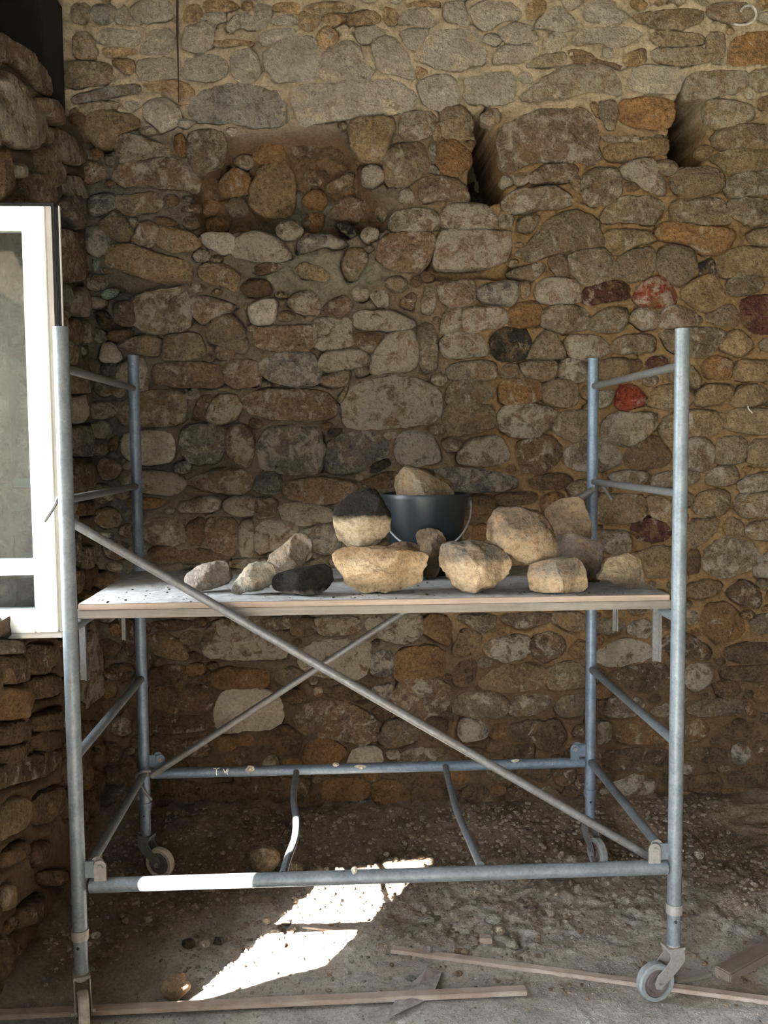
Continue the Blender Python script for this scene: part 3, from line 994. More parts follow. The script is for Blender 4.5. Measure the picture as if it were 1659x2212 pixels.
def inflate(poly, H, seed, tilt=(0, 0), back=0.05, rough=1.0, n=None, both=False, jag=0.0, swell=0.012):
    """stone body from an outline (u,v in metres); w is the way out of the wall. Returns verts, faces."""
    size = math.sqrt(abs(np.sum(poly[:, 0]*np.roll(poly[:, 1], -1)-poly[:, 1]*np.roll(poly[:, 0], -1)))/2)
    n = n or int(min(60, max(20, size/0.004)))
    if not both: poly = grow(poly, swell)
    p = resample(chaikin(poly, 1, 0.2), n)
    c = p.mean(0)
    if not both and not jag: jag = .09
    if jag:
        q3 = np.column_stack([p*1.0, np.full(n, seed*1.7)])
        p = c+(p-c)*(1+jag*fbm(q3, 34, 3, seed)[:, None])
    e = min(1.0, 0.027/max(size, 0.01))            # width of the rounded rim relative to the size
    prof = [(1.0, -back), (1.01, -0.1*H), (1-0.25*e, 0.42*H), (1-0.75*e, 0.78*H), (1-1.5*e if e < 0.5 else 0.45, 0.95*H)]
    last = prof[-1][0]
    k = max(2, int(last*size/0.045))
    prof += [(last*(1-(i+1)/(k+1)), H*(0.97+0.05*(i+1)/(k+1))) for i in range(k)]
    if both:
        half = [(math.cos(a)**.9, H*math.sin(a)**.85) for a in np.linspace(0, math.radians(83), 17)]
        prof = [(s, -w) for s, w in half[::-1]]+half[1:]
    V = []
    for s, w in prof:
        V.append(np.column_stack([c+(p-c)*s, np.full(n, w)]))
    V = np.vstack(V+[np.append(c, prof[-1][1])[None]] + ([np.append(c, prof[0][1])[None]] if both else []))
    m = len(prof)
    off = np.array([seed*3.17, seed*1.31, seed*0.7])
    front = np.ones(len(V)) if both else smooth(-0.5*H, 0.6*H, V[:, 2])
    nz = 0.75*fbm(V+off, 14, 2, seed)+0.45*fbm(V+off, 42, 2, seed+5)
    am = (0.020 if both else 0.011)*rough*min(1.3, size/0.13)
    rel = V[:, :2]-c
    V[:, 2] += front*(am*nz+rel[:, 0]*tilt[0]+rel[:, 1]*tilt[1])
    rg = random.Random(seed*7+1)
    if not both:                                   # broken facets
        for _ in range(4):
            a = rg.uniform(0, 2*math.pi); sl = rg.uniform(.12, .45)
            pl_ = H*rg.uniform(.75, 1.1)+sl*size*0.22-sl*(rel[:, 0]*math.cos(a)+rel[:, 1]*math.sin(a))
            V[:, 2] = np.where(front > 0.5, np.minimum(V[:, 2], np.maximum(pl_, 0.1*H)), V[:, 2])
        V[:, 2] += front*0.35*am*fbm(V+off, 60, 2, seed+3)
    rad = 1+0.05*rough*fbm(V+off+9, 26, 3, seed+9)
    V[:, :2] = c+rel*rad[:, None]
    F = []
    for i in range(m-1):
        for k2 in range(n):
            F.append((i*n+k2, i*n+(k2+1) % n, (i+1)*n+(k2+1) % n, (i+1)*n+k2))
    F += [((m-1)*n+k2, (m-1)*n+(k2+1) % n, m*n) for k2 in range(n)]
    if both:
        F += [(k2, m*n+1, (k2+1) % n) for k2 in range(n)]
    return V, F, c, size

def build_wall_stones(parent, stones, frame, height_of, limit, name_rest, swell_of=lambda c: .012, gain_of=lambda c: 1.0):
    """stones: list of (tint, outline in (u,v), depth). frame maps (u,v,w)->world"""
    info = []
    for i, (t, uv, dep) in enumerate(stones):
        a = abs(np.sum(uv[:, 0]*np.roll(uv[:, 1], -1)-uv[:, 1]*np.roll(uv[:, 0], -1)))/2
        info.append((a, i))
    big = set(i for a, i in sorted(info, reverse=True)[:limit])
    rV, rF, rC = [], [], []
    rng = random.Random(11)
    base = Vector(parent.location)
    for i, (t, uv, dep) in enumerate(stones):
        H = height_of(uv.mean(0), t, rng)
        if np.ptp(uv, axis=0).max() < .085: H *= .5
        tilt = (rng.uniform(-.10, .10), rng.uniform(-.16, .08))
        V, F, c, size = inflate(uv, H, i+1, tilt, rough=0.8+0.5*rng.random(), swell=swell_of(uv.mean(0)))
        W = frame(V[:, 0], V[:, 1], V[:, 2]-dep)
        col = TINT[t]
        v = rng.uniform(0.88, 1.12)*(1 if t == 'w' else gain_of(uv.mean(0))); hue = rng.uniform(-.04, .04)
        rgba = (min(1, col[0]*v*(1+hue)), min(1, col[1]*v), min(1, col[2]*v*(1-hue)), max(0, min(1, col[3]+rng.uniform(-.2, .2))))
        if i in big:
            o0 = frame(np.array([c[0]]), np.array([c[1]]), np.array([-dep]))[0]
            o = link('stone', mesh('stone', W-o0, F), M['stone'], parent, Vector(o0)-base)
            o.color = rgba
        else:
            n0 = sum(len(x) for x in rV)
            rV.append(W); rF += [tuple(k+n0 for k in f) for f in F]; rC += [rgba]*len(W)
    if rV:
        me = mesh(name_rest, np.vstack(rV)-np.array(base), rF)
        set_color(me, rC)
        o = link(name_rest, me, M['stone_mass'], parent)
        tag(o, kind='stuff')

def grid_mesh(name, P, nu, nv, tint):
    idx = np.arange(nu*nv).reshape(nv, nu)
    F = np.stack([idx[:-1, :-1], idx[:-1, 1:], idx[1:, 1:], idx[1:, :-1]], -1).reshape(-1, 4)
    me = mesh(name, P, F)
    set_color(me, np.column_stack([tint, np.ones(len(tint))]))
    return me

# ---- back wall mortar face
back_stones = []
for t, q in read_sketch(SKETCH):
    dep = float(wall_depth(q.mean(0)[None])[0])*0.8
    if dep < 0.03: dep = 0.0
    w = at(q[:, 0], q[:, 1], 1, YB+dep)
    back_stones.append((t, np.column_stack([w[:, 0], w[:, 2]]), dep))

def back_swell(c):
    q = to_px(np.array([[c[0], YB, c[1]]]))[0]
    return .012-.008*float(smooth(330, 200, q[1]+0.02*(q[0]-800)))
STEP = 0.0065
us = np.arange(-0.50, 2.98, STEP); zs = np.arange(-0.12, 3.86, STEP)
U, Z = np.meshgrid(us, zs)
U = U.ravel(); Z = Z.ravel()
P = np.column_stack([U, np.full(len(U), YB), Z])
Q = to_px(P)
dep = wall_depth(Q)
lime = smooth(330, 200, Q[:, 1]+40*fbm(P, 2.0, 2, 3)+0.02*(Q[:, 0]-800))       # old lime pointing, upper part
n_big = fbm(P, 6, 3, 21); n_mid = fbm(P, 26, 3, 22); n_fine = fbm(P, 90, 2, 23)
out = 0.008+0.014*n_big+0.014*n_mid+0.006*n_fine+0.004*np.abs(fbm(P, 45, 2, 29))+0.006*lime
crack = np.zeros(len(U)); inside = np.zeros(len(U)); free = np.full(len(U), 0.09)
nu, nv = len(us), len(zs)
def stamp(uv, reach=0.09):
    lo, hi = uv.min(0)-reach, uv.max(0)+reach
    i0, i1 = np.searchsorted(us, [lo[0], hi[0]]); j0, j1 = np.searchsorted(zs, [lo[1], hi[1]])
    if i1 <= i0 or j1 <= j0: return None, None
    jj, ii = np.mgrid[j0:j1, i0:i1]; k = (jj*nu+ii).ravel()
    return k, poly_sd(np.column_stack([U[k], Z[k]]), chaikin(grow(uv, back_swell(uv.mean(0))), 1, .22))
def scribble(c, r, rng, asp):
    m_ = rng.randint(5, 7); a0 = rng.uniform(0, 6.28)
    return np.array([(c[0]+r*asp*rng.uniform(.82, 1.12)*math.cos(a0+6.283*i/m_), c[1]+r/asp**.5*rng.uniform(.82, 1.12)*math.sin(a0+6.283*i/m_)) for i in range(m_)])
for t, uv, d in back_stones:
    k, s = stamp(uv)
    if k is not None: free[k] = np.minimum(free[k], s)
# chinking: smaller stones in the gaps the sketch leaves
frg = random.Random(23); nrg = np.random.RandomState(4)
fresh = np.maximum(smooth(1.0, 0.55, np.hypot((Q[:, 0]-690)/190, (Q[:, 1]-590)/60)+0.35*n_big), smooth(1.0, 0.6, np.hypot((Q[:, 0]-650)/120, (Q[:, 1]-440)/60)+0.5*n_big))
out += 0.014*fresh+0.005*smooth(1330, 1480, Q[:, 1]+60*n_big)
okv = (dep < 0.015) & (fresh < .3) & (Z > 0.04) & (Z < 3.75) & (U > -0.26) & (U < 2.9)
for rad_ in (.058, .046, .036, .028, .021):
    cand = np.where(okv & (free > rad_*0.95))[0]; nrg.shuffle(cand)
    made = 0
    for kk in cand[:6000]:
        if free[kk] <= rad_*0.95 or made > (60 if rad_ < .03 else 150): continue
        if lime[kk] > .5 and rad_ < .03 and frg.random() < .6: continue
        uv = scribble((U[kk], Z[kk]), rad_*0.88, frg, frg.uniform(1.0, 1.5))
        qy = Q[kk]
        pal = 'wwcw' if lime[kk] > .5 else ('bbobt' if qy[1] > 1330 else ('gtgbp' if qy[0] < 420 else ('ctoct' if qy[0] > 1100 else 'tpptb')))
        back_stones.append((frg.choice(pal), uv, 0.0)); made += 1
        k, s = stamp(uv); free[k] = np.minimum(free[k], s)
cand = np.where((dep > 0.07) & (dep < 0.23) & (Q[:, 0] < 850))[0]; nrg.shuffle(cand); cfree = free.copy(); made = 0
for kk in cand[:4000]:
    r_c = (.05, .04, .03, .022)[min(3, made//6)]
    if cfree[kk] < r_c or made > 26: continue
    uv = scribble((U[kk], Z[kk]), r_c, frg, frg.uniform(1., 1.4))
    back_stones.append((frg.choice('botcb'), uv, float(dep[kk])*.92)); made += 1
    k, s = stamp(uv); cfree[k] = np.minimum(cfree[k], s); free[k] = np.minimum(free[k], s)
for t, uv, d in back_stones:
    if d > 0.03: continue
    k, s = stamp(uv, .03)
    if k is None: continue
    crack[k] = np.maximum(crack[k], np.exp(-((s+.001)/0.0075)**2))
    inside[k] = np.maximum(inside[k], smooth(0.002, -0.010, s))
jag = smooth(-0.15, 0.30, fbm(P, 11, 3, 41))
out -= crack*(0.004+0.036*jag*jag)
out -= inside*0.022
P[:, 1] = YB-out+dep*(1+0.45*n_big+0.30*n_mid+.1*n_fine)
ochre = np.array([.31, .20, .10]); limec = np.array([.60, .49, .34]); grey = np.array([.16, .14, .112]); brown = np.array([.12, .076, .046]); green = np.array([.24, .22, .16])
right = smooth(700, 1150, Q[:, 0]+120*n_big)
tint = grey[None]*(1-right[:, None])+ochre[None]*right[:, None]
mid = smooth(250, 420, Q[:, 0])[:, None]*(1-right[:, None])
tint = tint*(1-0.6*mid)+np.array([.23, .17, .115])[None]*0.6*mid
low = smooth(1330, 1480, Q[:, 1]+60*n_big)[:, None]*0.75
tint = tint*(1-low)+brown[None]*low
tint = tint*(1-lime[:, None])+limec[None]*lime[:, None]
fresh = fresh[:, None]
tint = tint*(1-fresh)+green[None]*fresh
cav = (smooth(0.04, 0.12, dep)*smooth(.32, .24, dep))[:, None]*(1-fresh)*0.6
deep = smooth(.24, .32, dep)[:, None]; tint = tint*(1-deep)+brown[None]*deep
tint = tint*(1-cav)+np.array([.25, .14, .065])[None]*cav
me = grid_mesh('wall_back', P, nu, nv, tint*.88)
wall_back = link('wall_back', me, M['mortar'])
tag(wall_back, 'rubble stone back wall with clay mortar and two putlog holes', kind='structure')

def back_frame(u, v, w): return np.column_stack([u, YB-w, v])
def back_height(c, t, rng):
    q = to_px(np.array([[c[0], YB, c[1]]]))[0]
    k = float(smooth(330, 200, q[1]+0.02*(q[0]-800)))
    h = rng.uniform(.018, .042)
    if q[1] > 1330: h = rng.uniform(.009, .022)
    if t == '_': h = .01
    return h*(1-k)+rng.uniform(.010, .020)*k
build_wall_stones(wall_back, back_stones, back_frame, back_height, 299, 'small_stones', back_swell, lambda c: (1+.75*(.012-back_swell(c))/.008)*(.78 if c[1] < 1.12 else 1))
# solid core behind the face
core = MB(); core.box((-1.2, YB+0.55, -0.2), (3.6, YB+0.65, 6.5)); core.box((2.96, YB-0.02, -0.2), (3.6, YB+0.6, 6.5)); core.box((-1.2, YB+0.02, 3.84), (3.0, YB+0.6, 6.5))
core.box((-1.2, YB+0.01, -0.2), (-0.48, YB+0.6, 3.9))
c_o = core.build('wall_core', M['mortar'], wall_back)
set_color(c_o.data, np.tile([.30, .24, .17, 1], (len(c_o.data.vertices), 1)))

# ---- left wall: visible face, window opening, hole that lets the sun in
left_stones = []
for t, q in read_sketch(LEFT_SKETCH):
    w = at(q[:, 0], q[:, 1], 0, XL)
    uv = np.column_stack([w[:, 1], w[:, 2]])
    if uv[:, 0].max() > YB+0.02: uv[:, 0] = np.minimum(uv[:, 0], YB+0.02)
    left_stones.append((t, uv, 0.0))
frl = random.Random(9)
_lc = [(a.mean(0), np.sqrt(((a-a.mean(0))**2).sum(1)).max()) for _, a, _ in left_stones]
for rad_, n_ in ((.06, 500), (.045, 700), (.03, 1500), (.02, 2500)):
    for _ in range(n_):
        c_ = (frl.uniform(.0, 1.36), frl.uniform(.05, 2.98))
        if -.6 < c_[0] < .46 and 1.0 < c_[1] < 2.58: continue
        if any(math.hypot(c_[0]-m_[0], c_[1]-m_[1]) < rr*.85+rad_ for m_, rr in _lc): continue
        uv = scribble(c_, rad_, frl, frl.uniform(1., 1.4))
        left_stones.append((frl.choice('bbto' if c_[1] < 1.2 else 'gtpg'), uv, 0.0)); _lc.append((np.array(c_), rad_))
WIN = (-0.55, 0.40, 1.17, 2.52)       # y0 y1 z0 z1 of the window opening
rng = random.Random(5)
LTOP = 3.04
def left_patch(y0, y1, z0, z1):
    ys = np.linspace(y0, y1, max(2, int((y1-y0)/0.008)+1)); zz = np.linspace(z0, z1, max(2, int((z1-z0)/0.008)+1))
    Y, ZZ = np.meshgrid(ys, zz); Y = Y.ravel(); ZZ = ZZ.ravel()
    PP = np.column_stack([np.full(len(Y), XL), Y, ZZ])
    o = 0.014*fbm(PP, 5, 3, 31)+0.008*fbm(PP, 24, 3, 32)+0.003*fbm(PP, 90, 2, 33)
    cr = np.zeros(len(Y)); ins = np.zeros(len(Y))
    for t, uv, d in left_stones:
        k = np.where((Y > uv[:, 0].min()-.03) & (Y < uv[:, 0].max()+.03) & (ZZ > uv[:, 1].min()-.03) & (ZZ < uv[:, 1].max()+.03))[0]
        if len(k) == 0: continue
        s = poly_sd(np.column_stack([Y[k], ZZ[k]]), chaikin(grow(uv, .012), 1, .22))
        cr[k] = np.maximum(cr[k], np.exp(-(s/0.01)**2)); ins[k] = np.maximum(ins[k], smooth(0.002, -0.01, s))
    PP[:, 0] += o-0.022*cr-0.016*ins
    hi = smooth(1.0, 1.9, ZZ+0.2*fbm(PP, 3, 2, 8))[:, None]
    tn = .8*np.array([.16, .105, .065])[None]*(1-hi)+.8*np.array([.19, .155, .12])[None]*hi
    return PP, len(ys), len(zz), tn
LV, LF, LC = [], [], []
def add_patch(pp):
    PP, a, b, tn = pp
    n0 = sum(len(x) for x in LV)
    idx = np.arange(a*b).reshape(b, a)+n0
    LF.append(np.stack([idx[:-1, :-1], idx[:-1, 1:], idx[1:, 1:], idx[1:, :-1]], -1).reshape(-1, 4))
    LV.append(PP); LC.append(np.column_stack([tn, np.ones(len(tn))]))
def add_quads(V, F, col=(.30, .25, .19)):
    n0 = sum(len(x) for x in LV)
    LV.append(np.array(V, float)); LF.append(np.array(F)+n0)
    LC.append(np.tile([*col, 1], (len(V), 1)))
def add_box(lo, hi):
    b_ = MB(); b_.box(lo, hi); add_quads(b_.V, b_.F)
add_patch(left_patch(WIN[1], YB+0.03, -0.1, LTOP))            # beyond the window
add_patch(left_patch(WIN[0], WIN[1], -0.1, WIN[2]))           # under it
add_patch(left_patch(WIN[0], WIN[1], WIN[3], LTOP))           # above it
XO = XL-0.52
add_box((XO, WIN[1], -0.1), (XL-0.03, YB+0.03, LTOP-0.02))
for z0_, z1_ in ((-0.1, WIN[2]-.005), (WIN[3]+.005, LTOP-.02)):
    m_ = MB(); m_.prism([(XL-.03, WIN[0], z0_), (XL-.03, WIN[1], z0_), (XO, WIN[1], z0_), (XO, WIN[0], z0_)], (0, 0, z1_-z0_)); add_quads(m_.V[:], [f for f in m_.F if len(f) == 4])
# the stretch beside and behind the camera, with one added hole shaped for the sun patch
HOLE = [(-0.796, 0.734), (-1.214, 1.25), (-1.117, 1.789), (-0.62, 1.30)]
DOOR = (-5.7, -2.75, 2.35)
outer = [(WIN[0], -0.1), (DOOR[1], -0.1), (DOOR[1], LTOP), (WIN[0], LTOP)]
add_box((XO, DOOR[0], DOOR[2]), (XL, DOOR[1], LTOP)); add_box((XO, -6.05, -0.1), (XL, DOOR[0], LTOP))
WOUT = WIN[0]
k_ = (XO-XL)/SUN_DIR[0]
Vn = []
for xx, sh in ((XL, 0.0), (XO, k_)):
    for y_, z_ in outer: Vn.append((xx, y_ if (y_ < -2 or sh == 0) else WOUT, z_))
    for y_, z_ in HOLE: Vn.append((xx, y_+SUN_DIR[1]*sh, z_+SUN_DIR[2]*sh))
Fn = []
for b0 in (0, 8):
    for k in range(4): Fn.append((b0+k, b0+(k+1) % 4, b0+4+(k+1) % 4, b0+4+k))
for k in range(4):
    Fn.append((4+k, 4+(k+1) % 4, 12+(k+1) % 4, 12+k)); Fn.append((k, (k+1) % 4, 8+(k+1) % 4, 8+k))
add_quads(Vn, Fn)
add_box((XO, -6.05, LTOP), (XO+.12, YB, 3.38))
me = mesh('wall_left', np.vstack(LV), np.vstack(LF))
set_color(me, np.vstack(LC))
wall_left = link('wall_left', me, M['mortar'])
tag(wall_left, 'rubble stone left wall with a deep window opening', kind='structure')
def left_frame(u, v, w): return np.column_stack([XL+w, u, v])
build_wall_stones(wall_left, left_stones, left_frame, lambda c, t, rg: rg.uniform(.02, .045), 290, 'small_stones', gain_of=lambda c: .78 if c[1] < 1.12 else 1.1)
# stones of the far window reveal, seen through the glass
rv = random.Random(3)
zc = WIN[2]+0.01
while zc < WIN[3]-0.06:
    hh = rv.uniform(.09, .16); xc = XO+0.01
    while xc < XL-0.04:
        ww = min(rv.uniform(.1, .22), XL-0.02-xc)
        if ww < .05: break
        poly = np.array([(xc+.006, zc+.006), (xc+ww*.5, zc+rv.uniform(0, .012)), (xc+ww-.006, zc+.008), (xc+ww-.004, zc+hh-.012), (xc+ww*.5, zc+hh-rv.uniform(0, .012)), (xc+.008, zc+hh-.01)])
        V, F, c, size = inflate(poly, rv.uniform(.01, .02), rv.randint(1, 900), (0, 0))
        W = np.column_stack([V[:, 0], WIN[1]-V[:, 2], V[:, 1]])
        o0 = np.array([c[0], WIN[1], c[1]])
        o = link('stone', mesh('stone', W-o0, F), M['stone'], wall_left, Vector(o0))
        tn = TINT[rv.choice('tgpb')]; o.color = tn
        xc += ww
    zc += hh

# ------------------------------------------------------------------ floor
def axis(parts):
    return np.unique(np.concatenate([np.arange(a, b, s) for a, b, s in parts]).round(5))
fx = axis([(-1.0, -.42, .06), (-.42, 2.55, .0085), (2.55, 3.7, .07)])
fy = axis([(-6.0, -.45, .08), (-.45, 1.50, .0085), (1.5, 1.62, .04)])
X, Y = np.meshgrid(fx, fy); X = X.ravel(); Y = Y.ravel()
def floor_z(X, Y):
    PP = np.column_stack([X, Y, np.zeros(len(X))])
    m = 0.085*smooth(1.0, 1.40, Y+0.10*fbm(PP, 3, 2, 51))+0.05*smooth(-0.02, -0.30, X)*smooth(-.2, .3, Y)
    m = m+0.055*np.exp(-((X-0.25)/.28)**2-((Y-1.28)/.16)**2)+0.03*np.exp(-((X-2.3)/.5)**2-((Y-.75)/.35)**2)
    lump = smooth(0.10, 0.7, Y+0.15*fbm(PP, 2.5, 2, 53))
    h = m+(0.005+0.017*lump)*fbm(PP, 9, 3, 54)+(0.004+0.012*lump)*fbm(PP, 38, 3, 55)+0.004*fbm(PP, 100, 2, 56)
    clod = smooth(0.25, 0.6, fbm(PP, 22, 2, 57))
    return h+0.012*clod*lump-0.004
Zf = floor_z(X, Y)
PF = np.column_stack([X, Y, Zf])
b1 = fbm(PF, 3, 3, 61)
damp = np.clip(smooth(0.35, 0.95, Y+0.35*b1+0.25*smooth(.5, -.2, X))+0.8*smooth(0.25, -.15, X+.1*b1)*smooth(-.15, .25, Y), 0, 1)[:, None]
sand = smooth(0.45, 0.75, fbm(PF, 4, 3, 66)+0.5*smooth(1.6, 2.1, X))[:, None]
tint = np.array([.50, .45, .39])[None]*(1-damp)+np.array([.21, .16, .118])[None]*damp
tint = tint*(1-0.5*sand)+np.array([.40, .30, .19])[None]*0.5*sand
conc = smooth(0.03, -0.10, Y+.08*b1)[:, None]
tint = tint*(1-conc)+np.array([.58, .55, .50])[None]*conc
me = grid_mesh('floor', PF, len(fx), len(fy), tint)
floor = link('floor', me, M['soil'])
tag(floor, 'bare dirt floor, dusty in front and heaped at the wall', kind='structure')

# ------------------------------------------------------------------ roof over the room, right wall, roof timbers
rf = MB()
def roof_z(x): return 3.78+0.72*(x+0.28)
rf.prism([(-.92, -6.3, roof_z(-.92)), (1.6, -6.3, roof_z(1.6)), (1.6, -6.3, roof_z(1.6)+.08), (-.92, -6.3, roof_z(-.92)+.08)], (0, 8.5, 0))
rf.prism([(1.6, -6.3, roof_z(1.6)), (4.0, -6.3, roof_z(1.6)-1.7), (4.0, -6.3, roof_z(1.6)-1.62), (1.6, -6.3, roof_z(1.6)+.08)], (0, 8.5, 0))
roof = rf.build('ceiling', M['roof_board'])
tag(roof, 'dark boarded underside of the pitched roof', kind='structure')
rw = MB(); rw.box((3.45, -6.0, -.2), (3.9, YB+.6, 4.4))
wr = rw.build('wall_right', M['mortar']); set_color(wr.data, np.tile([.33, .27, .19, 1], (len(wr.data.vertices), 1)))
tag(wr, 'rough rendered right wall', kind='structure')
fw = MB(); fw.box((-.9, -6.3, -.2), (3.9, -6.0, 2.5)); fw.box((-.9, -6.3, 2.5), (-.1, -6.0, 4.6)); fw.box((.65, -6.3, 2.5), (3.9, -6.0, 5.2)); fw.box((-.1, -6.3, 3.2), (.65, -6.0, 5.2))  # gap high up is added to light the upper back wall
wf = fw.build('wall_front', M['mortar']); set_color(wf.data, np.tile([.33, .28, .21, 1], (len(wf.data.vertices), 1)))
tag(wf, 'stone front wall with one added opening high up that lights the back wall', kind='structure')
yd = MB(); yd.box((-30, -40, -.42), (30, 12, -.12))
yard = yd.build('ground', M['soil']); set_color(yard.data, np.tile([.30, .30, .20, 1], (len(yard.data.vertices), 1)))
tag(yard, 'grassy yard outside the building', kind='structure')
po = MB(); po.box((-0.56, 1.10, LTOP+0.004), (-0.350, 1.39, 3.57), bevel=.01)
tag(po.build('dark_void_post', M['roof_board'], origin=(-0.56, 1.28, LTOP)), 'near-black post added to fill the dark void over the left wall corner', 'post')  # added post, stands in for the dark void above the wall
pl = MB(); pl.box((-0.80, -1.5, LTOP+0.004), (-0.55, 1.08, LTOP+0.14), bevel=.01)
tag(pl.build('wall_plate', M['beam'], origin=(-.66, -.2, LTOP)), 'dark timber wall plate lying along the top of the left wall', 'beam')

# ------------------------------------------------------------------ scaffold tower
SL, SD, TR = 1.80, 0.94, 0.0215
ZT, ZM, ZP, ZL, ZB = 1.94, 1.562, 1.184, 0.8025, 0.42
tower = empty('scaffold_tower', (SL/2, SD/2, 0))
tag(tower, 'grey steel mobile scaffold tower on castors in front of the stone wall', 'scaffold')
def tz(x, y, yy): return float(at(x, y, 1, yy)[2])
for (x, y, top, low, mt) in ((0, 0, tz(129, 706, 0), .148, 'tube'), (SL, 0, tz(1472, 710, 0), .165, 'tube'),
                             (0, SD, tz(291, 768, SD), .165, 'tube_blue'), (SL, SD, tz(1280, 774, SD), .17, 'tube_blue')):
    mb = MB(); mb.tube([(x, y, low+.12), (x, y, 1.0), (x, y, top)], TR, 20, hollow=.84)
    post = mb.build('post', M[mt], tower)
    mb = MB(); mb.tube([(x, y, low), (x, y, low+.13)], TR*.93, 20)
    mb.build('leg_extension', M[mt], tower)
    mb = MB(); mb.tube([(x, y, low+.105), (x, y, low+.135)], TR*1.16, 20)
    mb.build('collar', M['plate'] if y == 0 else M['tube_blue'], tower)
    mb = MB(); mb.tube([(x-.002, y-TR-.001, low+.085), (x-.002, y-TR+.004, low+.085)], .0045, 10)
    mb.build('pin_hole', M['gasket'], tower)
for x in (0, SL):
    for z, r, mt in ((ZT, .0125, 'tube_worn'), (ZM, .0125, 'tube_worn'), (ZP, .0145, 'tube'), (ZL, .0145, 'tube'), (ZB, .0155, 'tube')):
        mb = MB(); mb.tube([(x, TR*.9, z), (x, SD-TR*.9, z)], r, 16)
        mb.build('rail', M[mt], tower)
for y, mt in ((0, 'tube'), (SD, 'tube_blue')):
    mb = MB(); mb.tube([(TR+.012, y, ZB-.005), (SL-TR-.004, y, ZB-.005)], .0215 if y == 0 else .0205, 20)
    bar = mb.build('base_bar', M[mt], tower)
    for x, s in ((TR+.045, 1), (SL-TR-.045, -1)):      # pivot lugs at both ends
        for dx, dy, hh in ((0, -.012, .075), (-.012*s, .004, .08)):
            pts = [(x-.018+dx, y+dy, ZB+.008), (x+.018+dx, y+dy, ZB+.008)]
            pts += [(x+.018*math.cos(a)+dx, y+dy, ZB+hh-.018+.018*math.sin(a)) for a in np.linspace(0, math.pi, 9)]
            mb = MB(); mb.prism(pts, (0, .005, 0)); lug = mb.build('lug', M['plate'] if y == 0 else M['tube_blue'], tower)
        mb = MB(); mb.prism([(x+.0095*math.cos(a), y-.019, ZB+.055+.0095*math.sin(a)) for a in np.linspace(0, 2*math.pi, 6, endpoint=False)], (0, .008, 0))
        mb.tube([(x, y-.02, ZB+.055), (x, y+.014, ZB+.055)], .0055, 10)
        mb.build('bolt', M['plate'], tower)
        mb = MB(); mb.box((min(x-.02*s, x-.05*s), y-.003, ZB+.02), (max(x-.02*s, x-.05*s), y+.004, ZB+.07)); mb.build('lug_plate', M[mt], tower)
def px_path(pts):
    return [at(px, py, 1, yy) for px, py, yy in pts]
def spline(pts, n=8):
    P = [np.array(p, float) for p in pts]; P = [2*P[0]-P[1]]+P+[2*P[-1]-P[-2]]; o = []
    for i in range(1, len(P)-2):
        for t in np.linspace(0, 1, n, endpoint=False):
            a, b, c, d = P[i-1:i+3]
            o.append(.5*((2*b)+(c-a)*t+(2*a-5*b+4*c-d)*t*t+(3*b-a-3*c+d)*t**3))
    return o+[P[-2]]
for pts in ([(640, 1668, .92), (634, 1722, .70), (640, 1772, .47), (637, 1812, .31), (622, 1853, .14), (611, 1890, .02)],
            [(962, 1656, .92), (974, 1705, .72), (986, 1748, .54), (1003, 1790, .36), (1022, 1833, .18), (1038, 1870, .02)]):
    mb = MB(); mb.tube(spline(px_path(pts)), .0125, 14)
    mb.build('bent_tie', M['tube'], tower)
def brace(P0, P1, hooks):
    P0 = np.array(P0); P1 = np.array(P1)
    mb = MB(); mb.tube([P0, P1], .0135, 16)
    b_ = mb.build('diagonal_brace', M['tube_worn'], tower)
    for hk in hooks:
        mb = MB(); mb.tube(spline(hk, 6), .006, 8); mb.build('hook', M['tube_worn'], b_)
bl = at(158, 1130, 1, .055); br = at(1402, 1850, 1, .06)
brace(bl, br, [[bl, bl+np.array([-.02, 0, .035]), (-.005, .055, ZM+.016), (-.035, .05, ZM+.005), at(118, 1092, 1, .05), at(96, 1126, 1, .05)],
               [br, br+np.array([.03, 0, -.03]), (SL-.01, .06, ZB+.02), (SL+.01, .06, ZB-.06)]])
rl = at(326, 1676, 1, .90); rr = at(1283, 1056, 1, .90)
brace(rl, rr, [[rl, (0.03, .90, ZB+.02), (.0, .885, ZB+.022), (-.02, .89, ZB), (.01, .88, ZB-.05), at(328, 1728, 1, .88)],
               [rr, (SL, .90, ZM+.016), (SL+.02, .90, ZM), at(1322, 1080, 1, .88)]])
mb = MB(); mb.tube([(0, SD, ZB-.012), (0, SD, ZB+.016)], TR*1.25, 18); mb.build('collar', M['plate_dark'], tower)
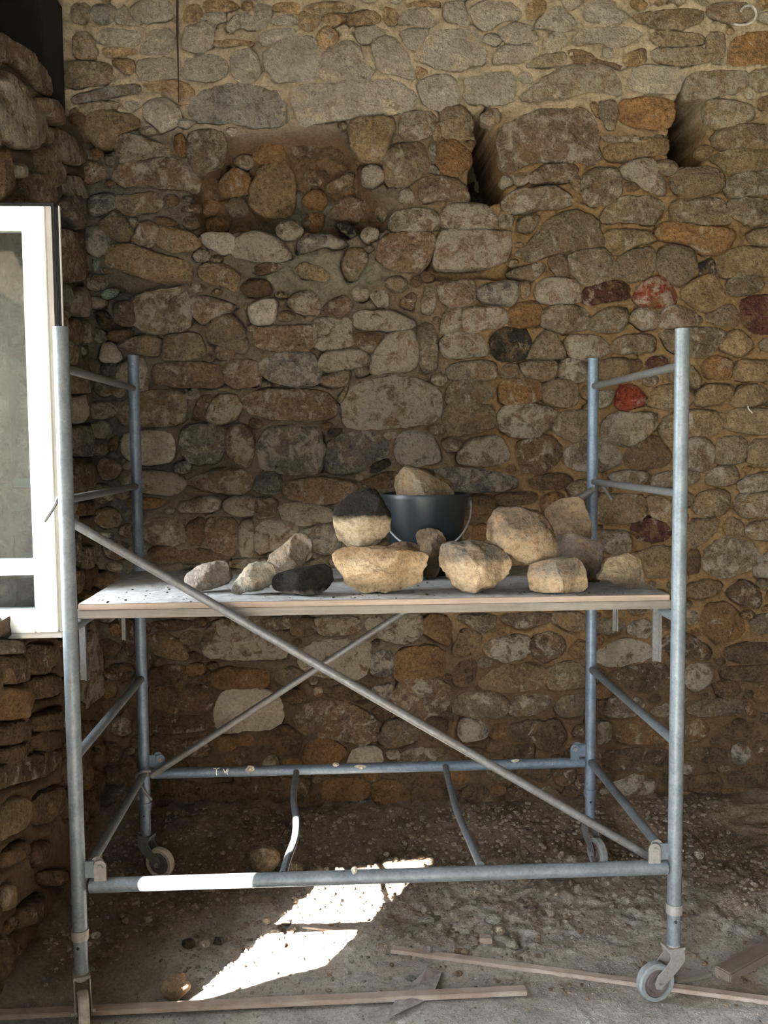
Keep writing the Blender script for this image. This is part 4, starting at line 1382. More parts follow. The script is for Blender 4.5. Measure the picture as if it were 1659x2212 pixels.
# castors
def castor(x, y, zt, ang, r, mats, turn=0.0):
    root = empty('castor', Vector((x, y, 0))-Vector(tower.location)); root.parent = tower
    d = Vector((math.cos(ang), math.sin(ang), 0)); s = Vector((-d.y, d.x, 0)); up = Vector((0, 0, 1))
    B = Vector((x, y, 0)); ax = B+d*.062+up*r
    w = .014
    prof = [(r*.30, -w*1.05), (r*.36, -w*1.05), (r*.38, -w*.7), (r*.70, -w*.75), (r*.74, -w*1.1), (r*.93, -w*1.1), (r, -w*.7),
            (r, w*.7), (r*.93, w*1.1), (r*.74, w*1.1), (r*.70, w*.75), (r*.38, w*.7), (r*.36, w*1.05), (r*.30, w*1.05)]
    R3 = Matrix((d, up, s)).transposed().to_4x4(); R3.translation = ax
    tyre = MB(); tyre.lathe(prof[4:10], 32, R3, cap=False); wh = tyre.build('wheel', M[mats[0]], root)
    hub = MB(); hub.lathe([(r*.2, -w*.72), (r*.76, -w*.72), (r*.76, w*.72), (r*.2, w*.72)], 32, R3)
    for sg in (-1, 1):
        hub.lathe([(r*.48, sg*w*.7), (r*.53, sg*w*.98), (r*.58, sg*w*.7)], 32, R3, cap=False)
    hub.lathe([(r*.1, -w*1.25), (r*.28, -w*1.25), (r*.28, w*1.25), (r*.1, w*1.25)], 24, R3)
    hub.build('hub', M['hub'], wh)
    for sg in (-1, 1):
        o = ax+s*sg*.021
        loc = [(-.062-.022, zt-r-.004), (-.062+.026, zt-r-.004), (-.040, .075), (-.022, .052), (.004, .030), (.014, .006), (.010, -.010), (-.004, -.014), (-.018, -.004), (-.042, .018), (-.066, .040), (-.088, .066)]
        mb = MB(); mb.prism([o+d*a+up*b for a, b in loc], s*sg*.0035)
        mb.build('fork', M[mats[1]], root)
    mb = MB(); mb.prism([B+d*a+s*b+up*(zt-.006) for a, b in ((-.026, -.024), (.030, -.024), (.030, .024), (-.026, .024))], (0, 0, .008))
    mb.lathe([(.019, zt-.02), (.021, zt+.004), (.016, zt+.012)], 18, Matrix.Translation(B)); mb.build('swivel', M[mats[1]], root)
    mb = MB(); mb.prism([ax+s*-.034+d*(.0085*math.cos(a))+up*(.0085*math.sin(a)) for a in np.linspace(0, 6.283, 6, endpoint=False)], s*.068)
    mb.build('axle', M['plate'], root)
castor(SL, 0, .165, math.radians(192), .060, ('rubber', 'plate'))
castor(0, 0, .148, math.radians(-72), .060, ('rubber_dusty', 'plate'))
castor(0, SD, .165, math.radians(-22), .060, ('rubber_dusty', 'plate_dark'))
castor(SL, SD, .17, math.radians(-75), .060, ('rubber', 'plate_dark'))
# paint strokes and mortar splashes on the rear base bar
def bar_pt(px, py, yy, r):
    return at(px, py, 1, yy-r)
for st in ([(461, 1660), (468, 1661), (474, 1659)], [(468, 1661), (467, 1668), (468, 1675)], [(482, 1661), (485, 1666), (486, 1670)],
           [(487, 1669), (490, 1663), (493, 1660), (493, 1664), (490, 1668), (491, 1673)]):
    mb = MB(); mb.tube([bar_pt(a, b, SD, .0205) for a, b in st], .0019, 6)
    mb.build('paint_stroke', M['paint'], tower)
def splash(px, py, yy, r, w, h, seed):
    c = bar_pt(px, py, yy, r); rg = random.Random(seed)
    poly = np.array([(w*rg.uniform(.6, 1.1)*math.cos(a), h*rg.uniform(.6, 1.1)*math.sin(a)) for a in np.linspace(0, 6.283, 9, endpoint=False)])
    V, F, cc, sz = inflate(poly, .004, seed, n=18, back=.002, rough=.3)
    o = link('mortar_splash', mesh('mortar_splash', np.column_stack([V[:, 0], -V[:, 2], V[:, 1]]), F), M['splash'], tower, Vector(c)-Vector(tower.location))
splash(541, 1661, SD, .018, .019, .016, 3); splash(780, 1658, SD, .017, .028, .012, 4); splash(725, 1652, SD, .015, .014, .008, 6); splash(1113, 1644, SD, .0185, .016, .007, 5); splash(766, 1880, 0, .020, .010, .014, 8)
# ------------------------------------------------------------------ platform board
YF, YR = 0.085, 0.83
zb = float(np.mean([at(400, 1298, 1, YF)[2], at(1200, 1290, 1, YF)[2]]))
deck = empty('platform_board', (SL/2, (YF+YR)/2, zb-.04))
tag(deck, 'dusty plywood platform board loaded with stones on the scaffold', 'board')
x0, x1 = float(at(168, 1302, 1, YF)[0]), float(at(1447, 1290, 1, YF)[0])
mb = MB(); mb.box((x0, YF, zb-.019), (x1, YR, zb-.002), bevel=.0015); mb.build('plywood_panel', M['ply'], deck)
bx_ = np.arange(x0+.002, x1, .012); by_ = np.arange(YF+.002, YR, .012)
gx, gy = np.meshgrid(bx_, by_); G = np.column_stack([gx.ravel(), gy.ravel(), np.zeros(gx.size)])
G[:, 2] = zb-.0015+.0022*np.maximum(0, fbm(G, 18, 3, 71))+.0015*np.maximum(0, fbm(G, 60, 2, 72))
idx = np.arange(gx.size).reshape(gx.shape)
Fg = np.stack([idx[:-1, :-1], idx[:-1, 1:], idx[1:, 1:], idx[1:, :-1]], -1).reshape(-1, 4)
link('dust_layer', mesh('dust_layer', G-np.array(deck.location), Fg), M['board_top'], deck)
for ya in (YF+.004, YR-.04):
    mb = MB(); mb.box((x0-.008, ya, ZP+.0148), (x1+.008, ya+.036, zb-.0192), bevel=.002); mb.build('batten', M['ledger'], deck)
for (px, py0, py1, yy, w) in ((178, 1330, 1468, .14, .011), (267, 1322, 1382, .62, .008), (1418, 1318, 1428, .14, .012), (1328, 1312, 1362, .62, .008)):
    a = at(px, py0, 1, yy); b_ = at(px, py1, 1, yy)
    mb = MB(); mb.box((a[0]-w, yy-.003, b_[2]), (a[0]+w, yy+.003, zb-.0385)); mb.box((a[0]+w*.5, yy-.016, b_[2]), (a[0]+w, yy+.003, zb-.0385))
    mb.build('hanger_strap', M['tube_worn'] if px > 1400 or px < 200 else M['plate_dark'], deck)

# ------------------------------------------------------------------ stones and bucket on the board
def rock(name, outline, yc, depth, mat, label, cat, seed, rough=1.0, group=None, rest=None, color=None, sink=0.0):
    q = px2(outline) if isinstance(outline, str) else outline
    w = at(q[:, 0], q[:, 1], 1, yc)
    uv = np.column_stack([w[:, 0], w[:, 2]])
    V, F, c, size = inflate(uv, depth, seed, both=True, rough=rough, n=72, jag=.06)
    # broken facets, front and back
    rg = random.Random(seed)
    C = np.array([c[0], c[1], 0.0]); R_ = V-C
    for sd in (1, -1):
        for _ in range(9):
            a = rg.uniform(0, 2*math.pi); sl = rg.uniform(.25, 1.1)
            lim = depth*rg.uniform(.55, .95)+sl*size*.20-sl*(R_[:, 0]*math.cos(a)+R_[:, 1]*math.sin(a))
            wv = sd*R_[:, 2]
            R_[:, 2] = np.where(wv > 0, sd*np.minimum(wv, np.maximum(lim, .12*depth)), R_[:, 2])
    V = C+R_
    dirs = R_/np.maximum(np.linalg.norm(R_, axis=1, keepdims=True), 1e-6)
    V = V+dirs*(.006*rough*fbm(V+seed, 30, 3, seed)+.005*rough*np.abs(fbm(V+seed, 70, 2, seed+1)))[:, None]
    W = np.column_stack([V[:, 0], yc-V[:, 2], V[:, 1]])
    if rest is not None: W[:, 2] += rest-W[:, 2].min()
    o0 = np.array([c[0], yc, W[:, 2].min()])
    o = link(name, mesh(name, W-o0, F), mat, None, Vector(o0))
    if color: o.color = color
    return tag(o, label, cat, group)
CR = (.52, .42, .29); GY = (.28, .26, .23); BR = (.22, .16, .11); SO = (.012, .011, .010); TN = (.42, .33, .23)
def tone(n, lo, hi, z, sp=.02, pits=.25, blots=.35):
    k = lambda c: (.60*c[0], .56*c[1], .50*c[2])
    return two_tone_material(n, k(lo), k(hi), z, sp, pits, blots)
def y_on(px, py, z=None): return float(at(px, py, 2, zb if z is None else z)[1])
GRP = 'loose stones piled on the scaffold board'
rock('stone_slab', '399,1247 430,1228 484,1216 496,1231 499,1262 457,1278 420,1283 400,1268', y_on(450, 1278), .05, tone('slab_grey', (.33, .30, .28), (.40, .36, .34), .05), 'flat greyish pink stone slab at the left end of the pile', 'stone', 101, group=GRP, rest=zb)
rock('stone_chunk', '492,1285 523,1239 546,1220 584,1220 596,1235 590,1266 565,1278 527,1286', y_on(540, 1284), .05, tone('speckled', (.10, .10, .09), (.47, .45, .40), .028, .02), 'pale speckled stone with blackened foot left of the black stone', 'stone', 102, group=GRP, rest=zb)
rock('stone_wedge', '575,1210 611,1185 646,1152 669,1164 677,1189 660,1216 645,1262 600,1262', y_on(620, 1264)+.05, .05, tone('wedge_tan', (.30, .24, .18), (.44, .37, .30), .05), 'long tan stone wedge leaning up behind the black stone', 'stone', 103, group=GRP, rest=zb)
rock('sooty_stone', '588,1245 650,1230 696,1220 719,1231 721,1266 689,1289 627,1286 584,1274', y_on(650, 1286), .055, tone('soot_stone', (.30, .27, .23), SO, .012, .012, .2, .03), 'soot black stone lying low at the front of the board', 'stone', 104, group=GRP, rest=zb)
rock('half_burnt_stone', '719,1100 750,1073 793,1054 820,1069 843,1112 843,1154 800,1177 777,1188 735,1177 723,1139', y_on(780, 1284)+.07, .06, tone('half_burnt', (.55, .46, .34), (.014, .012, .010), .105, .012, .2, .02), 'cream stone with a burnt black top perched on the largest pale stone', 'stone', 105, group=GRP)
rock('big_stone', '719,1204 750,1185 793,1189 878,1189 928,1200 916,1239 920,1262 835,1286 781,1286 743,1266 727,1231', y_on(800, 1284)+.02, .085, tone('big_cream', (.66, .52, .35), (.36, .25, .16), .12, .02), 'largest pale orange stone at the front centre of the board', 'stone', 106, 1.3, group=GRP, rest=zb)
rock('rounded_stone', '828,1180 850,1163 874,1157 901,1166 918,1193 915,1240 840,1240', y_on(870, 1262)+.10, .05, tone('round_brown', BR, (.25, .18, .13), .1), 'dark brown rounded stone just behind the largest pale stone', 'stone', 107, group=GRP, rest=zb)
rock('oval_stone', '897,1154 920,1141 951,1147 966,1174 955,1215 945,1248 912,1248 905,1185', y_on(930, 1258)+.08, .045, tone('oval_brown', (.16, .13, .10), (.29, .22, .16), .09), 'brown oval stone standing in front of the black bucket', 'stone', 108, group=GRP, rest=zb)
rock('pointed_stone', '947,1194 956,1178 988,1172 1050,1175 1082,1190 1104,1209 1101,1234 1072,1266 1025,1284 1007,1281 972,1259 950,1219', y_on(1015, 1282)+.015, .075, tone('pointed_tan', (.60, .48, .34), (.19, .175, .155), .10, .015), 'top-shaped stone with grey top tapering to a point below', 'stone', 109, 1.2, group=GRP, rest=zb)
rock('leaning_boulder', '1050,1137 1069,1100 1116,1092 1163,1106 1188,1131 1201,1168 1198,1209 1173,1222 1138,1219 1088,1194 1057,1168', y_on(1200, 1282)+.07, .085, tone('boulder_tan', (.45, .36, .25), (.20, .155, .12), .10, .03), 'large tan boulder leaning across the block stone', 'stone', 110, 1.3, group=GRP)
rock('angular_stone', '1173,1103 1217,1081 1245,1071 1260,1090 1275,1131 1276,1250 1190,1250 1180,1125', y_on(1230, 1250), .05, tone('angular_brown', (.20, .15, .11), (.35, .27, .19), .11), 'angular brown stone at the top of the pile by the rear post', 'stone', 111, group=GRP, rest=zb)
rock('purplish_stone', '1198,1140 1239,1129 1276,1143 1304,1159 1301,1187 1276,1235 1215,1240 1195,1181', y_on(1250, 1262)+.02, .06, tone('purple_grey', (.20, .165, .15), (.29, .24, .22), .08), 'dull purplish grey stone wedged right of the leaning boulder', 'stone', 112, group=GRP, rest=zb)
rock('block_stone', '1140,1241 1150,1222 1201,1211 1250,1209 1270,1250 1268,1281 1213,1286 1147,1284 1141,1266', y_on(1200, 1283)+.015, .06, tone('block_cream', (.52, .42, .30), (.25, .225, .195), .06, .02), 'squared cream block stone lying flat at the board front', 'stone', 113, .7, group=GRP, rest=zb)
rock('ragged_stone', '1285,1253 1307,1212 1345,1200 1380,1209 1392,1244 1383,1275 1351,1273 1317,1259', y_on(1350, 1273)+.01, .055, tone('ragged_cream', (.21, .18, .15), (.47, .39, .28), .055, .03), 'ragged cream and dark stone at the right end of the board', 'stone', 114, 1.4, group=GRP, rest=zb)
rock('small_stone', '1256,1222 1289,1206 1310,1211 1300,1250 1265,1252', y_on(1285, 1260)+.02, .03, tone('small_dark', (.12, .10, .085), (.17, .14, .12), .05), 'small dark stone tucked between the block stone and the ragged stone', 'stone', 115, group=GRP, rest=zb)
# crumbs on the board
rg = random.Random(77)
def pebble(seed, r, sq=.7):
    bm = bmesh.new(); bmesh.ops.create_icosphere(bm, subdivisions=2 if r > .012 else 1, radius=1)
    g = random.Random(seed); P_ = np.array([v.co[:] for v in bm.verts])
    for _ in range(6):
        n_ = np.array([g.uniform(-1, 1) for _ in range(3)]); n_ /= np.linalg.norm(n_)
        lim = g.uniform(.55, .85); ov = np.maximum(0, P_@n_-lim); P_ = P_-ov[:, None]*n_
    P_ *= 1+.16*fbm(P_*1.0+seed, 1.7, 2, seed)[:, None]
    P_ *= np.array([g.uniform(.9, 1.4), g.uniform(.8, 1.1), sq*g.uniform(.7, 1.1)])*r
    F_ = [tuple(v.index for v in f.verts) for f in bm.faces]; bm.free()
    P_[:, 2] -= P_[:, 2].min()
    return P_, F_
def scatter(name, spots, mat, label, cat, parent=None, kind='stuff'):
    V_, F_, C_ = [], [], []
    protos = [pebble(i, 1.0, .8) for i in range(14)]
    protos1 = []
    for i in range(14):
        P_, _ = protos[i]
    n0 = 0
    bm = bmesh.new(); bmesh.ops.create_icosphere(bm, subdivisions=1, radius=1)
    base = np.array([v.co[:] for v in bm.verts]); bf = np.array([[v.index for v in f.verts] for f in bm.faces]); bm.free()
    nr = np.random.RandomState(3)
    for (x, y, z, r, col) in spots:
        P_ = base*(1+.55*(nr.rand(len(base), 1)-.5))*np.array([nr.uniform(.8, 1.4), nr.uniform(.8, 1.2), nr.uniform(.5, .9)])*r
        a = nr.uniform(0, 6.28); ca, sa = math.cos(a), math.sin(a)
        P_ = np.column_stack([P_[:, 0]*ca-P_[:, 1]*sa+x, P_[:, 0]*sa+P_[:, 1]*ca+y, P_[:, 2]+z+r*.25])
        V_.append(P_); F_.append(bf+n0); n0 += len(base); C_.append(np.tile([*col, 0.0], (len(base), 1)))
    me = mesh(name, np.vstack(V_), np.vstack(F_), False); set_color(me, np.vstack(C_))
    o = link(name, me, mat, parent)
    return tag(o, label, cat, kind=kind)
sp = []
for _ in range(420):
    x = rg.uniform(x0+.03, x1-.03); y = YF+.01+(YR-YF-.03)*rg.random()**1.3
    k = rg.uniform(.5, 1.2)
    sp.append((x, y, zb-.002, rg.choice((.0018, .0025, .0035, .005)), rg.choice(((.35, .31, .26), (.16, .13, .11), (.5, .46, .4), (.05, .045, .04)))))
scatter('stone_crumbs', sp, M['stone_mass'], 'crumbs of stone and soot strewn over the platform board', 'crumbs')
# bucket
YBK = 0.66
bc = at(917, 1066, 1, YBK); rim = at(1013, 1070, 1, YBK)
rr_ = float(rim[0]-bc[0]); hb = float(bc[2]-zb)
bucket = empty('bucket', (float(bc[0]), YBK, zb)); tag(bucket, 'black plastic builder bucket with wire handle on the board', 'bucket')
T = Matrix.Translation(bucket.location)
mb = MB(); mb.lathe([(.001, .004), (rr_*.70, .004), (rr_*.72, .0), (rr_*.74, .004), (rr_*.94, hb-.03), (rr_*.95, hb-.03), (rr_*.97, hb-.001), (rr_*.945, hb-.001), (rr_*.92, hb-.03), (rr_*.70, .012), (.001, .012)], 40, T)
mb.build('body', M['bucket'], bucket)
mb = MB(); mb.lathe([(rr_*.945, hb-.014), (rr_*1.0, hb-.014), (rr_*1.005, hb-.004), (rr_*.99, hb+.002), (rr_*.94, hb+.001)], 40, T, cap=False); mb.build('rim', M['bucket'], bucket)
for sg in (-1, 1):
    mb = MB(); mb.box((bc[0]+sg*rr_*.99-.006, YBK-.018, zb+hb-.05), (bc[0]+sg*rr_*.99+.008, YBK+.018, zb+hb-.012), bevel=.003); mb.build('handle_lug', M['bucket'], bucket)
hp = [(bc[0]+rr_*1.03*math.cos(a), YBK-.01-rr_*.93*math.sin(a), zb+hb-.025-rr_*1.02*math.sin(a)*1.0) for a in np.linspace(0, math.pi, 24)]
mb = MB(); mb.tube(hp, .0034, 8); mb.build('wire_handle', M['wire'], bucket)
rock('bucket_stone', '852,1035 866,1011 893,1008 951,1035 982,1058 985,1080 960,1120 890,1120 858,1075', YBK, .08, tone('bucket_stone', (.30, .24, .17), (.36, .30, .22), .08), 'tan stone sticking out of the top of the black bucket', 'stone', 120)


# ------------------------------------------------------------------ open window sash at the left
YS = 0.335
def sp3(px, py, dy=0.0): return at(px, py, 1, YS+dy)
xr_t, xr_b = float(sp3(130, 1000)[0]), float(sp3(130, 1000)[0])
zt_ = float(sp3(60, 441)[2]); zb_ = float(sp3(100, 1378)[2])
XR = float(np.mean([sp3(116, 445)[0], sp3(128, 700)[0], sp3(136, 1000)[0]]))      # free edge of the sash
XH = XL-0.50                                                                       # hinge edge, deep in the reveal
sash = empty('glazed_casement', ((XR+XH)/2, YS+.03, zb_)); tag(sash, 'white framed glazed casement standing open at the left edge', 'casement')
fs = .072; side = .030
xf = XR-side                     # right edge of the broad white face
zmb = float(sp3(40, 1225)[2])
def bar(name, lo, hi, mat, parent=sash, bev=.003):
    m_ = MB(); m_.box(lo, hi, bevel=bev); return m_.build(name, M[mat], parent)
st = bar('stile', (xf-fs, YS-.012, zb_+.02), (xf, YS+.05, zt_-.008), 'pvc')
bar('stile', (XH, YS-.012, zb_+.02), (XH+fs, YS+.05, zt_-.008), 'pvc')
bar('top_rail', (XH+fs, YS-.012, zt_-.008-fs), (xf-fs, YS+.05, zt_-.008), 'pvc')
bar('bottom_rail', (XH+fs, YS-.012, zb_+.02), (xf-fs, YS+.05, zb_+.02+fs*1.05), 'pvc')
bar('glazing_bar', (XH+fs, YS-.010, zmb-.026), (xf-fs, YS+.045, zmb+.026), 'pvc')
bar('drip_rail', (XH, YS-.004, zb_), (xf+.012, YS+.05, zb_+.02), 'pvc_grey')
bar('rebate', (xf, YS+.006, zb_+.02), (xf+.016, YS+.05, zt_-.006), 'pvc_grey', bev=.001)
bar('rebate', (XH, YS+.006, zt_-.008), (xf+.016, YS+.05, zt_-.004), 'pvc_grey', bev=.001)
bar('gasket', (xf+.016, YS+.010, zb_+.03), (xf+.029, YS+.05, zt_), 'gasket', bev=.004)
bar('gasket', (XH, YS+.008, zt_-.005), (xf+.027, YS+.05, zt_+.007), 'gasket', bev=.004)
bar('outer_lip', (xf+.029, YS+.040, zb_+.02), (xf+.033, YS+.052, zt_+.006), 'pvc', bev=.001)
bar('pane', (XH+fs, YS+.016, zmb+.026), (xf-fs, YS+.022, zt_-.008-fs), 'glass', bev=0)
bar('pane', (XH+fs, YS+.016, zb_+.02+fs*1.05), (xf-fs, YS+.022, zmb-.026), 'glass', bev=0)
ha, hb2 = sp3(22, 1043, .06), sp3(80, 1043, .06)
m_ = MB(); m_.tube([(ha[0]+.008, YS+.075, ha[2]), (hb2[0]+.03, YS+.075, ha[2])], .0155, 16, flat=.6)
hd = m_.build('handle', M['pvc'], sash)
m_ = MB(); m_.tube([(hb2[0]+.02, YS+.045, ha[2]), (hb2[0]+.02, YS+.08, ha[2])], .012, 14); m_.build('handle_stem', M['pvc'], hd)
# fixed frame at the outer face of the opening
wfm = empty('window_1', (XO+.05, (WIN[0]+WIN[1])/2, WIN[2])); tag(wfm, 'white window frame set in the left wall opening', kind='structure')
for nm, lo, hi in (('jamb', (XO-.06, WOUT-.01, WIN[2]+.002), (XO-.01, WOUT+.03, WIN[3]-.002)), ('jamb', (XO-.09, WIN[1]-.05, WIN[2]+.002), (XO-.02, WIN[1]-.002, WIN[3]-.002)),
                   ('sill', (XO+.01, WOUT+.05, WIN[2]+.002), (XO+.06, WIN[1]-.06, WIN[2]+.045)), ('head', (XO+.01, WOUT+.05, WIN[3]-.045), (XO+.06, WIN[1]-.06, WIN[3]-.002))):
    bar(nm, lo, hi, 'pvc', wfm)

# wooden shutter added out of view to keep the sun off the casement
sh = empty('added_sunshade', (XO-.38, WIN[0]-.06, WIN[2]-.1)); tag(sh, 'added unseen plank shutter swung open outside the left wall', 'sunshade')
for i in range(5):
    bar('plank', (XO-.76+.148*i, WIN[0]-.075, WIN[2]-.1), (XO-.76+.148*i+.146, WIN[0]-.05, WIN[3]+.3), 'ledger', sh, .002)
for z_ in (WIN[2]+.15, WIN[3]-.1): bar('brace_board', (XO-.75, WIN[0]-.05, z_), (XO-.03, WIN[0]-.03, z_+.09), 'ledger', sh, .002)

# ------------------------------------------------------------------ floor rubble
def fz(x, y): return float(floor_z(np.array([x]), np.array([y]))[0])
def ground_hit(px, py):
    z = 0.0
    for _ in range(6):
        p = at(px, py, 2, z); z = fz(p[0], p[1])
    return p[0], p[1], z
def rubble(px, py, wpx, seed, col, label, name='rubble_stone', sq=.75, group=None, rot=0.0, lime_=.3):
    x, y, z = ground_hit(px, py)
    d = (np.array([x, y, z])-CAM)@_f
    r = wpx/2*d/FPX
    V_, F_ = pebble(seed, max(r, .004), sq)
    me = mesh(name, V_, F_)
    o = link(name, me, M['stone'], None, (x, y, z-.12*r))
    o.rotation_euler = (0, 0, rot); o.color = (*col, lime_)
    return tag(o, label, 'stone', group)
rubble(572, 1882, 62, 301, (.26, .20, .14), 'round brown field stone on the soil behind the left bent tie', sq=1.0)
rubble(385, 2158, 58, 302, (.36, .25, .16), 'orange tan broken stone at the lower left tip of the sun patch', sq=1.15, rot=.6)
rubble(442, 2050, 26, 303, (.42, .38, .32), 'pale stone beside black charcoal left of the sun patch', sq=1.0)
rubble(843, 2026, 44, 304, (.32, .29, .25), 'flat grey flake of stone right of the sun patch', sq=.45, rot=-.3)
rubble(924, 1990, 24, 305, (.36, .33, .28), 'grey stone below the right part of the front bar')
rubble(1068, 1995, 36, 306, (.38, .37, .33), 'rounded grey stone next to a cream block on the right floor')
rubble(1080, 2020, 20, 307, (.52, .45, .34), 'small squarish cream stone beside a rounded grey stone', sq=1.0)
rubble(1108, 2048, 30, 308, (.42, .37, .29), 'buff stone casting a shadow nearest the long lath')
rubble(205, 2026, 22, 309, (.48, .42, .33), 'pale pebble just right of the front left post foot')
rubble(617, 2000, 22, 310, (.13, .10, .08), 'dark brown stone left of the upper sun patch', sq=1.1)
rubble(577, 1998, 20, 311, (.36, .30, .23), 'tan stone beside the dark brown stone near the sun patch', sq=1.0)
rubble(628, 2016, 18, 312, (.55, .48, .38), 'bright pebble at the left corner of the upper sun patch', sq=1.0)
rubble(938, 2092, 20, 313, (.40, .37, .32), 'small pale stone above the torn sheet')
rubble(886, 2118, 22, 314, (.20, .22, .21), 'slate grey pebble left of the torn sheet')
rubble(1570, 1832, 18, 315, (.42, .40, .36), 'light pebble on the soil right of the front right post')
rubble(1510, 1855, 26, 316, (.44, .40, .34), 'pale stone close to the right of the front bar end')
rubble(1493, 2066, 20, 317, (.52, .47, .38), 'cream pebble just right of the right castor')
rubble(1212, 1856, 16, 318, (.34, .29, .23), 'upright brown pebble behind the front bar at right', sq=1.3)
rubble(1228, 1980, 14, 319, (.48, .43, .36), 'light pebble in front of a furrow on the right floor')
rubble(1195, 1998, 26, 320, (.34, .29, .24), 'brown clod stone with dark shadow on the right floor')
rubble(640, 1880, 34, 321, (.36, .28, .19), 'tan block stone touching the foot of the left bent tie', sq=.7)
rubble(408, 2046, 24, 322, (.055, .05, .046), 'black charcoal lump left of the sun patch', name='charcoal_lump', lime_=0.0, sq=.9)
rubble(470, 2040, 22, 323, (.055, .05, .046), 'black charcoal lump touching the lower sun patch', name='charcoal_lump', lime_=0.0, sq=.9)
rgf = random.Random(404)
GL = 'rubble stones scattered over the dirt floor'
n_ = 0
while n_ < 130:
    px = rgf.uniform(140, 1655); py = 1790+400*rgf.random()**1.2
    if 380 < px < 930 and 1890 < py < 2170 and rgf.random() < .6: continue
    w = rgf.choice((10, 11, 12, 13, 15, 18, 22))
    if py > 2110 and w > 13: w = 11
    x, y, z = ground_hit(px, py)
    if not (-.22 < x < 2.5 and -.15 < y < 1.33) or any(math.hypot(x-a, y-b) < .12 for a, b in ((0, 0), (SL, 0), (0, SD), (SL, SD))): continue
    cw, c = rgf.choice((('reddish brown', (.30, .22, .155)), ('tan', (.42, .35, .26)), ('dark brown', (.19, .14, .10)), ('pale grey', (.47, .44, .39))))
    zone = 'behind the front base bar' if py < 1895 else ('left of the sun patch' if px < 400 else ('right of the sun patch' if px > 930 else 'around the sun patch'))
    size = 'pea-sized' if w < 14 else 'walnut-sized'
    rubble(px, py, w, 500+n_, c, f'{size} {cw} rubble stone on the dirt floor {zone}', group=f'{size} {cw} rubble {zone}', rot=rgf.uniform(0, 6), sq=rgf.uniform(.6, 1.0)); n_ += 1
sp = []
for _ in range(19000):
    x = rgf.uniform(-.22, 2.5); y = -.4+1.75*rgf.random()
    k = .5+.5*math.sin(x*5.1+3*y)*math.cos(y*4.3-x*2)
    lump = min(1, max(0, (y+.05)/.5))
    if rgf.random() > (.15+.55*lump)*(.35+.65*k)+.12: continue
    r = rgf.choice((.0018, .0025, .003, .004, .0055, .008 if y > .1 else .003, .011 if y > .35 else .002))
    t = rgf.random(); dk = lump*.6
    c = np.array((.50, .45, .385))*(1-dk)+np.array((.25, .19, .135))*dk
    sp.append((x, y, 0, r, tuple(c*rgf.uniform(.75, 1.15))))
zz = floor_z(np.array([s[0] for s in sp]), np.array([s[1] for s in sp]))
sp = [(a, b_, float(z_), r, c) for (a, b_, _, r, c), z_ in zip(sp, zz)]
scatter('gravel', sp, M['stone_mass'], 'fine gravel and mortar crumbs covering the dirt floor', 'gravel')

# ------------------------------------------------------------------ laths and scraps on the floor
def stick(name, pa, pb, w, h, mat, label, cat='lath', lift=.001):
    a = Vector(ground_hit(*pa)); b_ = Vector(ground_hit(*pb))
    z = max(a.z, b_.z, fz((a.x+b_.x)/2, (a.y+b_.y)/2))+lift
    a.z = max(a.z, z-.01); b_.z = max(b_.z, z-.01)
    d = (b_-a); L_ = d.length; d.normalize()
    s = Vector((0, 0, 1)).cross(d).normalized(); u = d.cross(s)
    R_ = Matrix((d, s, u)).transposed().to_4x4(); R_.translation = a
    m_ = MB(); m_.box((0, -w/2, 0), (L_, w/2, h), bevel=min(w, h)*.12)
    o = m_.build(name, mat, origin=(0, 0, 0)); o.matrix_world = R_
    return tag(o, label, cat)
stick('wood_lath', (-40, 2197), (1136, 2150), .034, .016, M['lath'], 'long dusty wooden lath lying across the front of the floor')
stick('wood_lath', (846, 2056), (1700, 2172), .030, .014, M['lath'], 'long brown lath running under the right castor to the right edge', lift=-.004)
stick('wood_lath', (655, 2006), (772, 2016), .020, .008, M['lath'], 'short pale lath between the two halves of the sun patch')
stick('wood_beam', (1560, 2118), (1700, 2040), .060, .036, M['beam'], 'dark squared timber end at the right edge of the floor', 'timber')
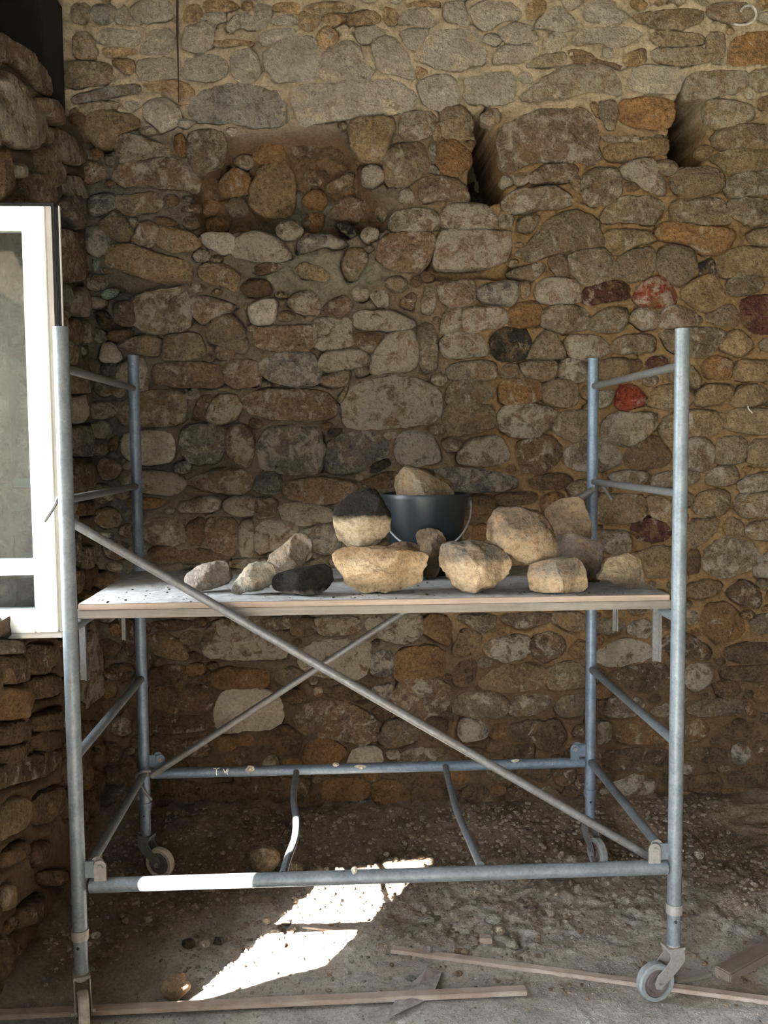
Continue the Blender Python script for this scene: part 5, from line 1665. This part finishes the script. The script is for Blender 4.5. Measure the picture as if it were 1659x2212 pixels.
stick('wood_offcut', (1455, 2124), (1530, 2104), .035, .012, M['ledger'], 'short grey wood offcut behind the right castor', 'offcut')
stick('wood_block', (1035, 2034), (1062, 2036), .03, .022, M['lath'], 'small square wood block on the right floor', 'wood block')
stick('wood_offcut', (1105, 2068), (1140, 2050), .012, .006, M['ledger'], 'thin wood splinter beside a buff stone on the right floor', 'offcut')
# torn sheet
q = px2('836,2206 858,2165 864,2146 900,2122 922,2102 946,2096 954,2108 948,2132 934,2152 905,2174 868,2196')
hit = np.array([ground_hit(a, b_) for a, b_ in q]); cxy = hit.mean(0)
nS = len(hit)
top = [(h[0], h[1], h[2]+.012+.008*math.sin(i*2.1)) for i, h in enumerate(hit)]
Vs = top+[(a, b_, c-.003) for a, b_, c in top]+[(cxy[0], cxy[1], cxy[2]+.022), (cxy[0], cxy[1], cxy[2]+.019)]
Fs = [(i, (i+1) % nS, 2*nS) for i in range(nS)]+[(nS+(i+1) % nS, nS+i, 2*nS+1) for i in range(nS)]+[(i, nS+i, nS+(i+1) % nS, (i+1) % nS) for i in range(nS)]
me = mesh('torn_sheet', np.array(Vs)-np.array([cxy[0], cxy[1], cxy[2]]), Fs, False)
tag(link('torn_sheet', me, M['scrap'], None, Vector(cxy)), 'torn dirty sheet scrap lying over the front lath', 'scrap')
# iron tube that stands for a dark stain running down the upper wall
m_ = MB(); m_.tube([at(383, -12, 1, YB-.032), at(383, 60, 1, YB-.034), at(385, 150, 1, YB-.03), at(386, 222, 1, YB-.026)], [.0055, .005, .0028, .0018], 8)
m_.build('stain_line', M['stain'], wall_back)
# chalk curls on the wall stones
for st_, nm in (([(1600, 24), (1609, 14), (1622, 12), (1632, 22), (1632, 38), (1620, 50), (1602, 54), (1585, 52)], 'white chalk curl on the top right wall stone'),
                ([(1613, 845), (1618, 862), (1616, 880), (1625, 892)], 'small white paint drip on a wall stone at right')):
    pts = spline([at(a, b_, 1, YB-.021) for a, b_ in st_], 6)
    m_ = MB(); m_.tube(pts, .0055 if st_[0][1] < 100 else .003, 6, flat=1)
    o = m_.build('chalk_mark', M['chalk'], wall_back)
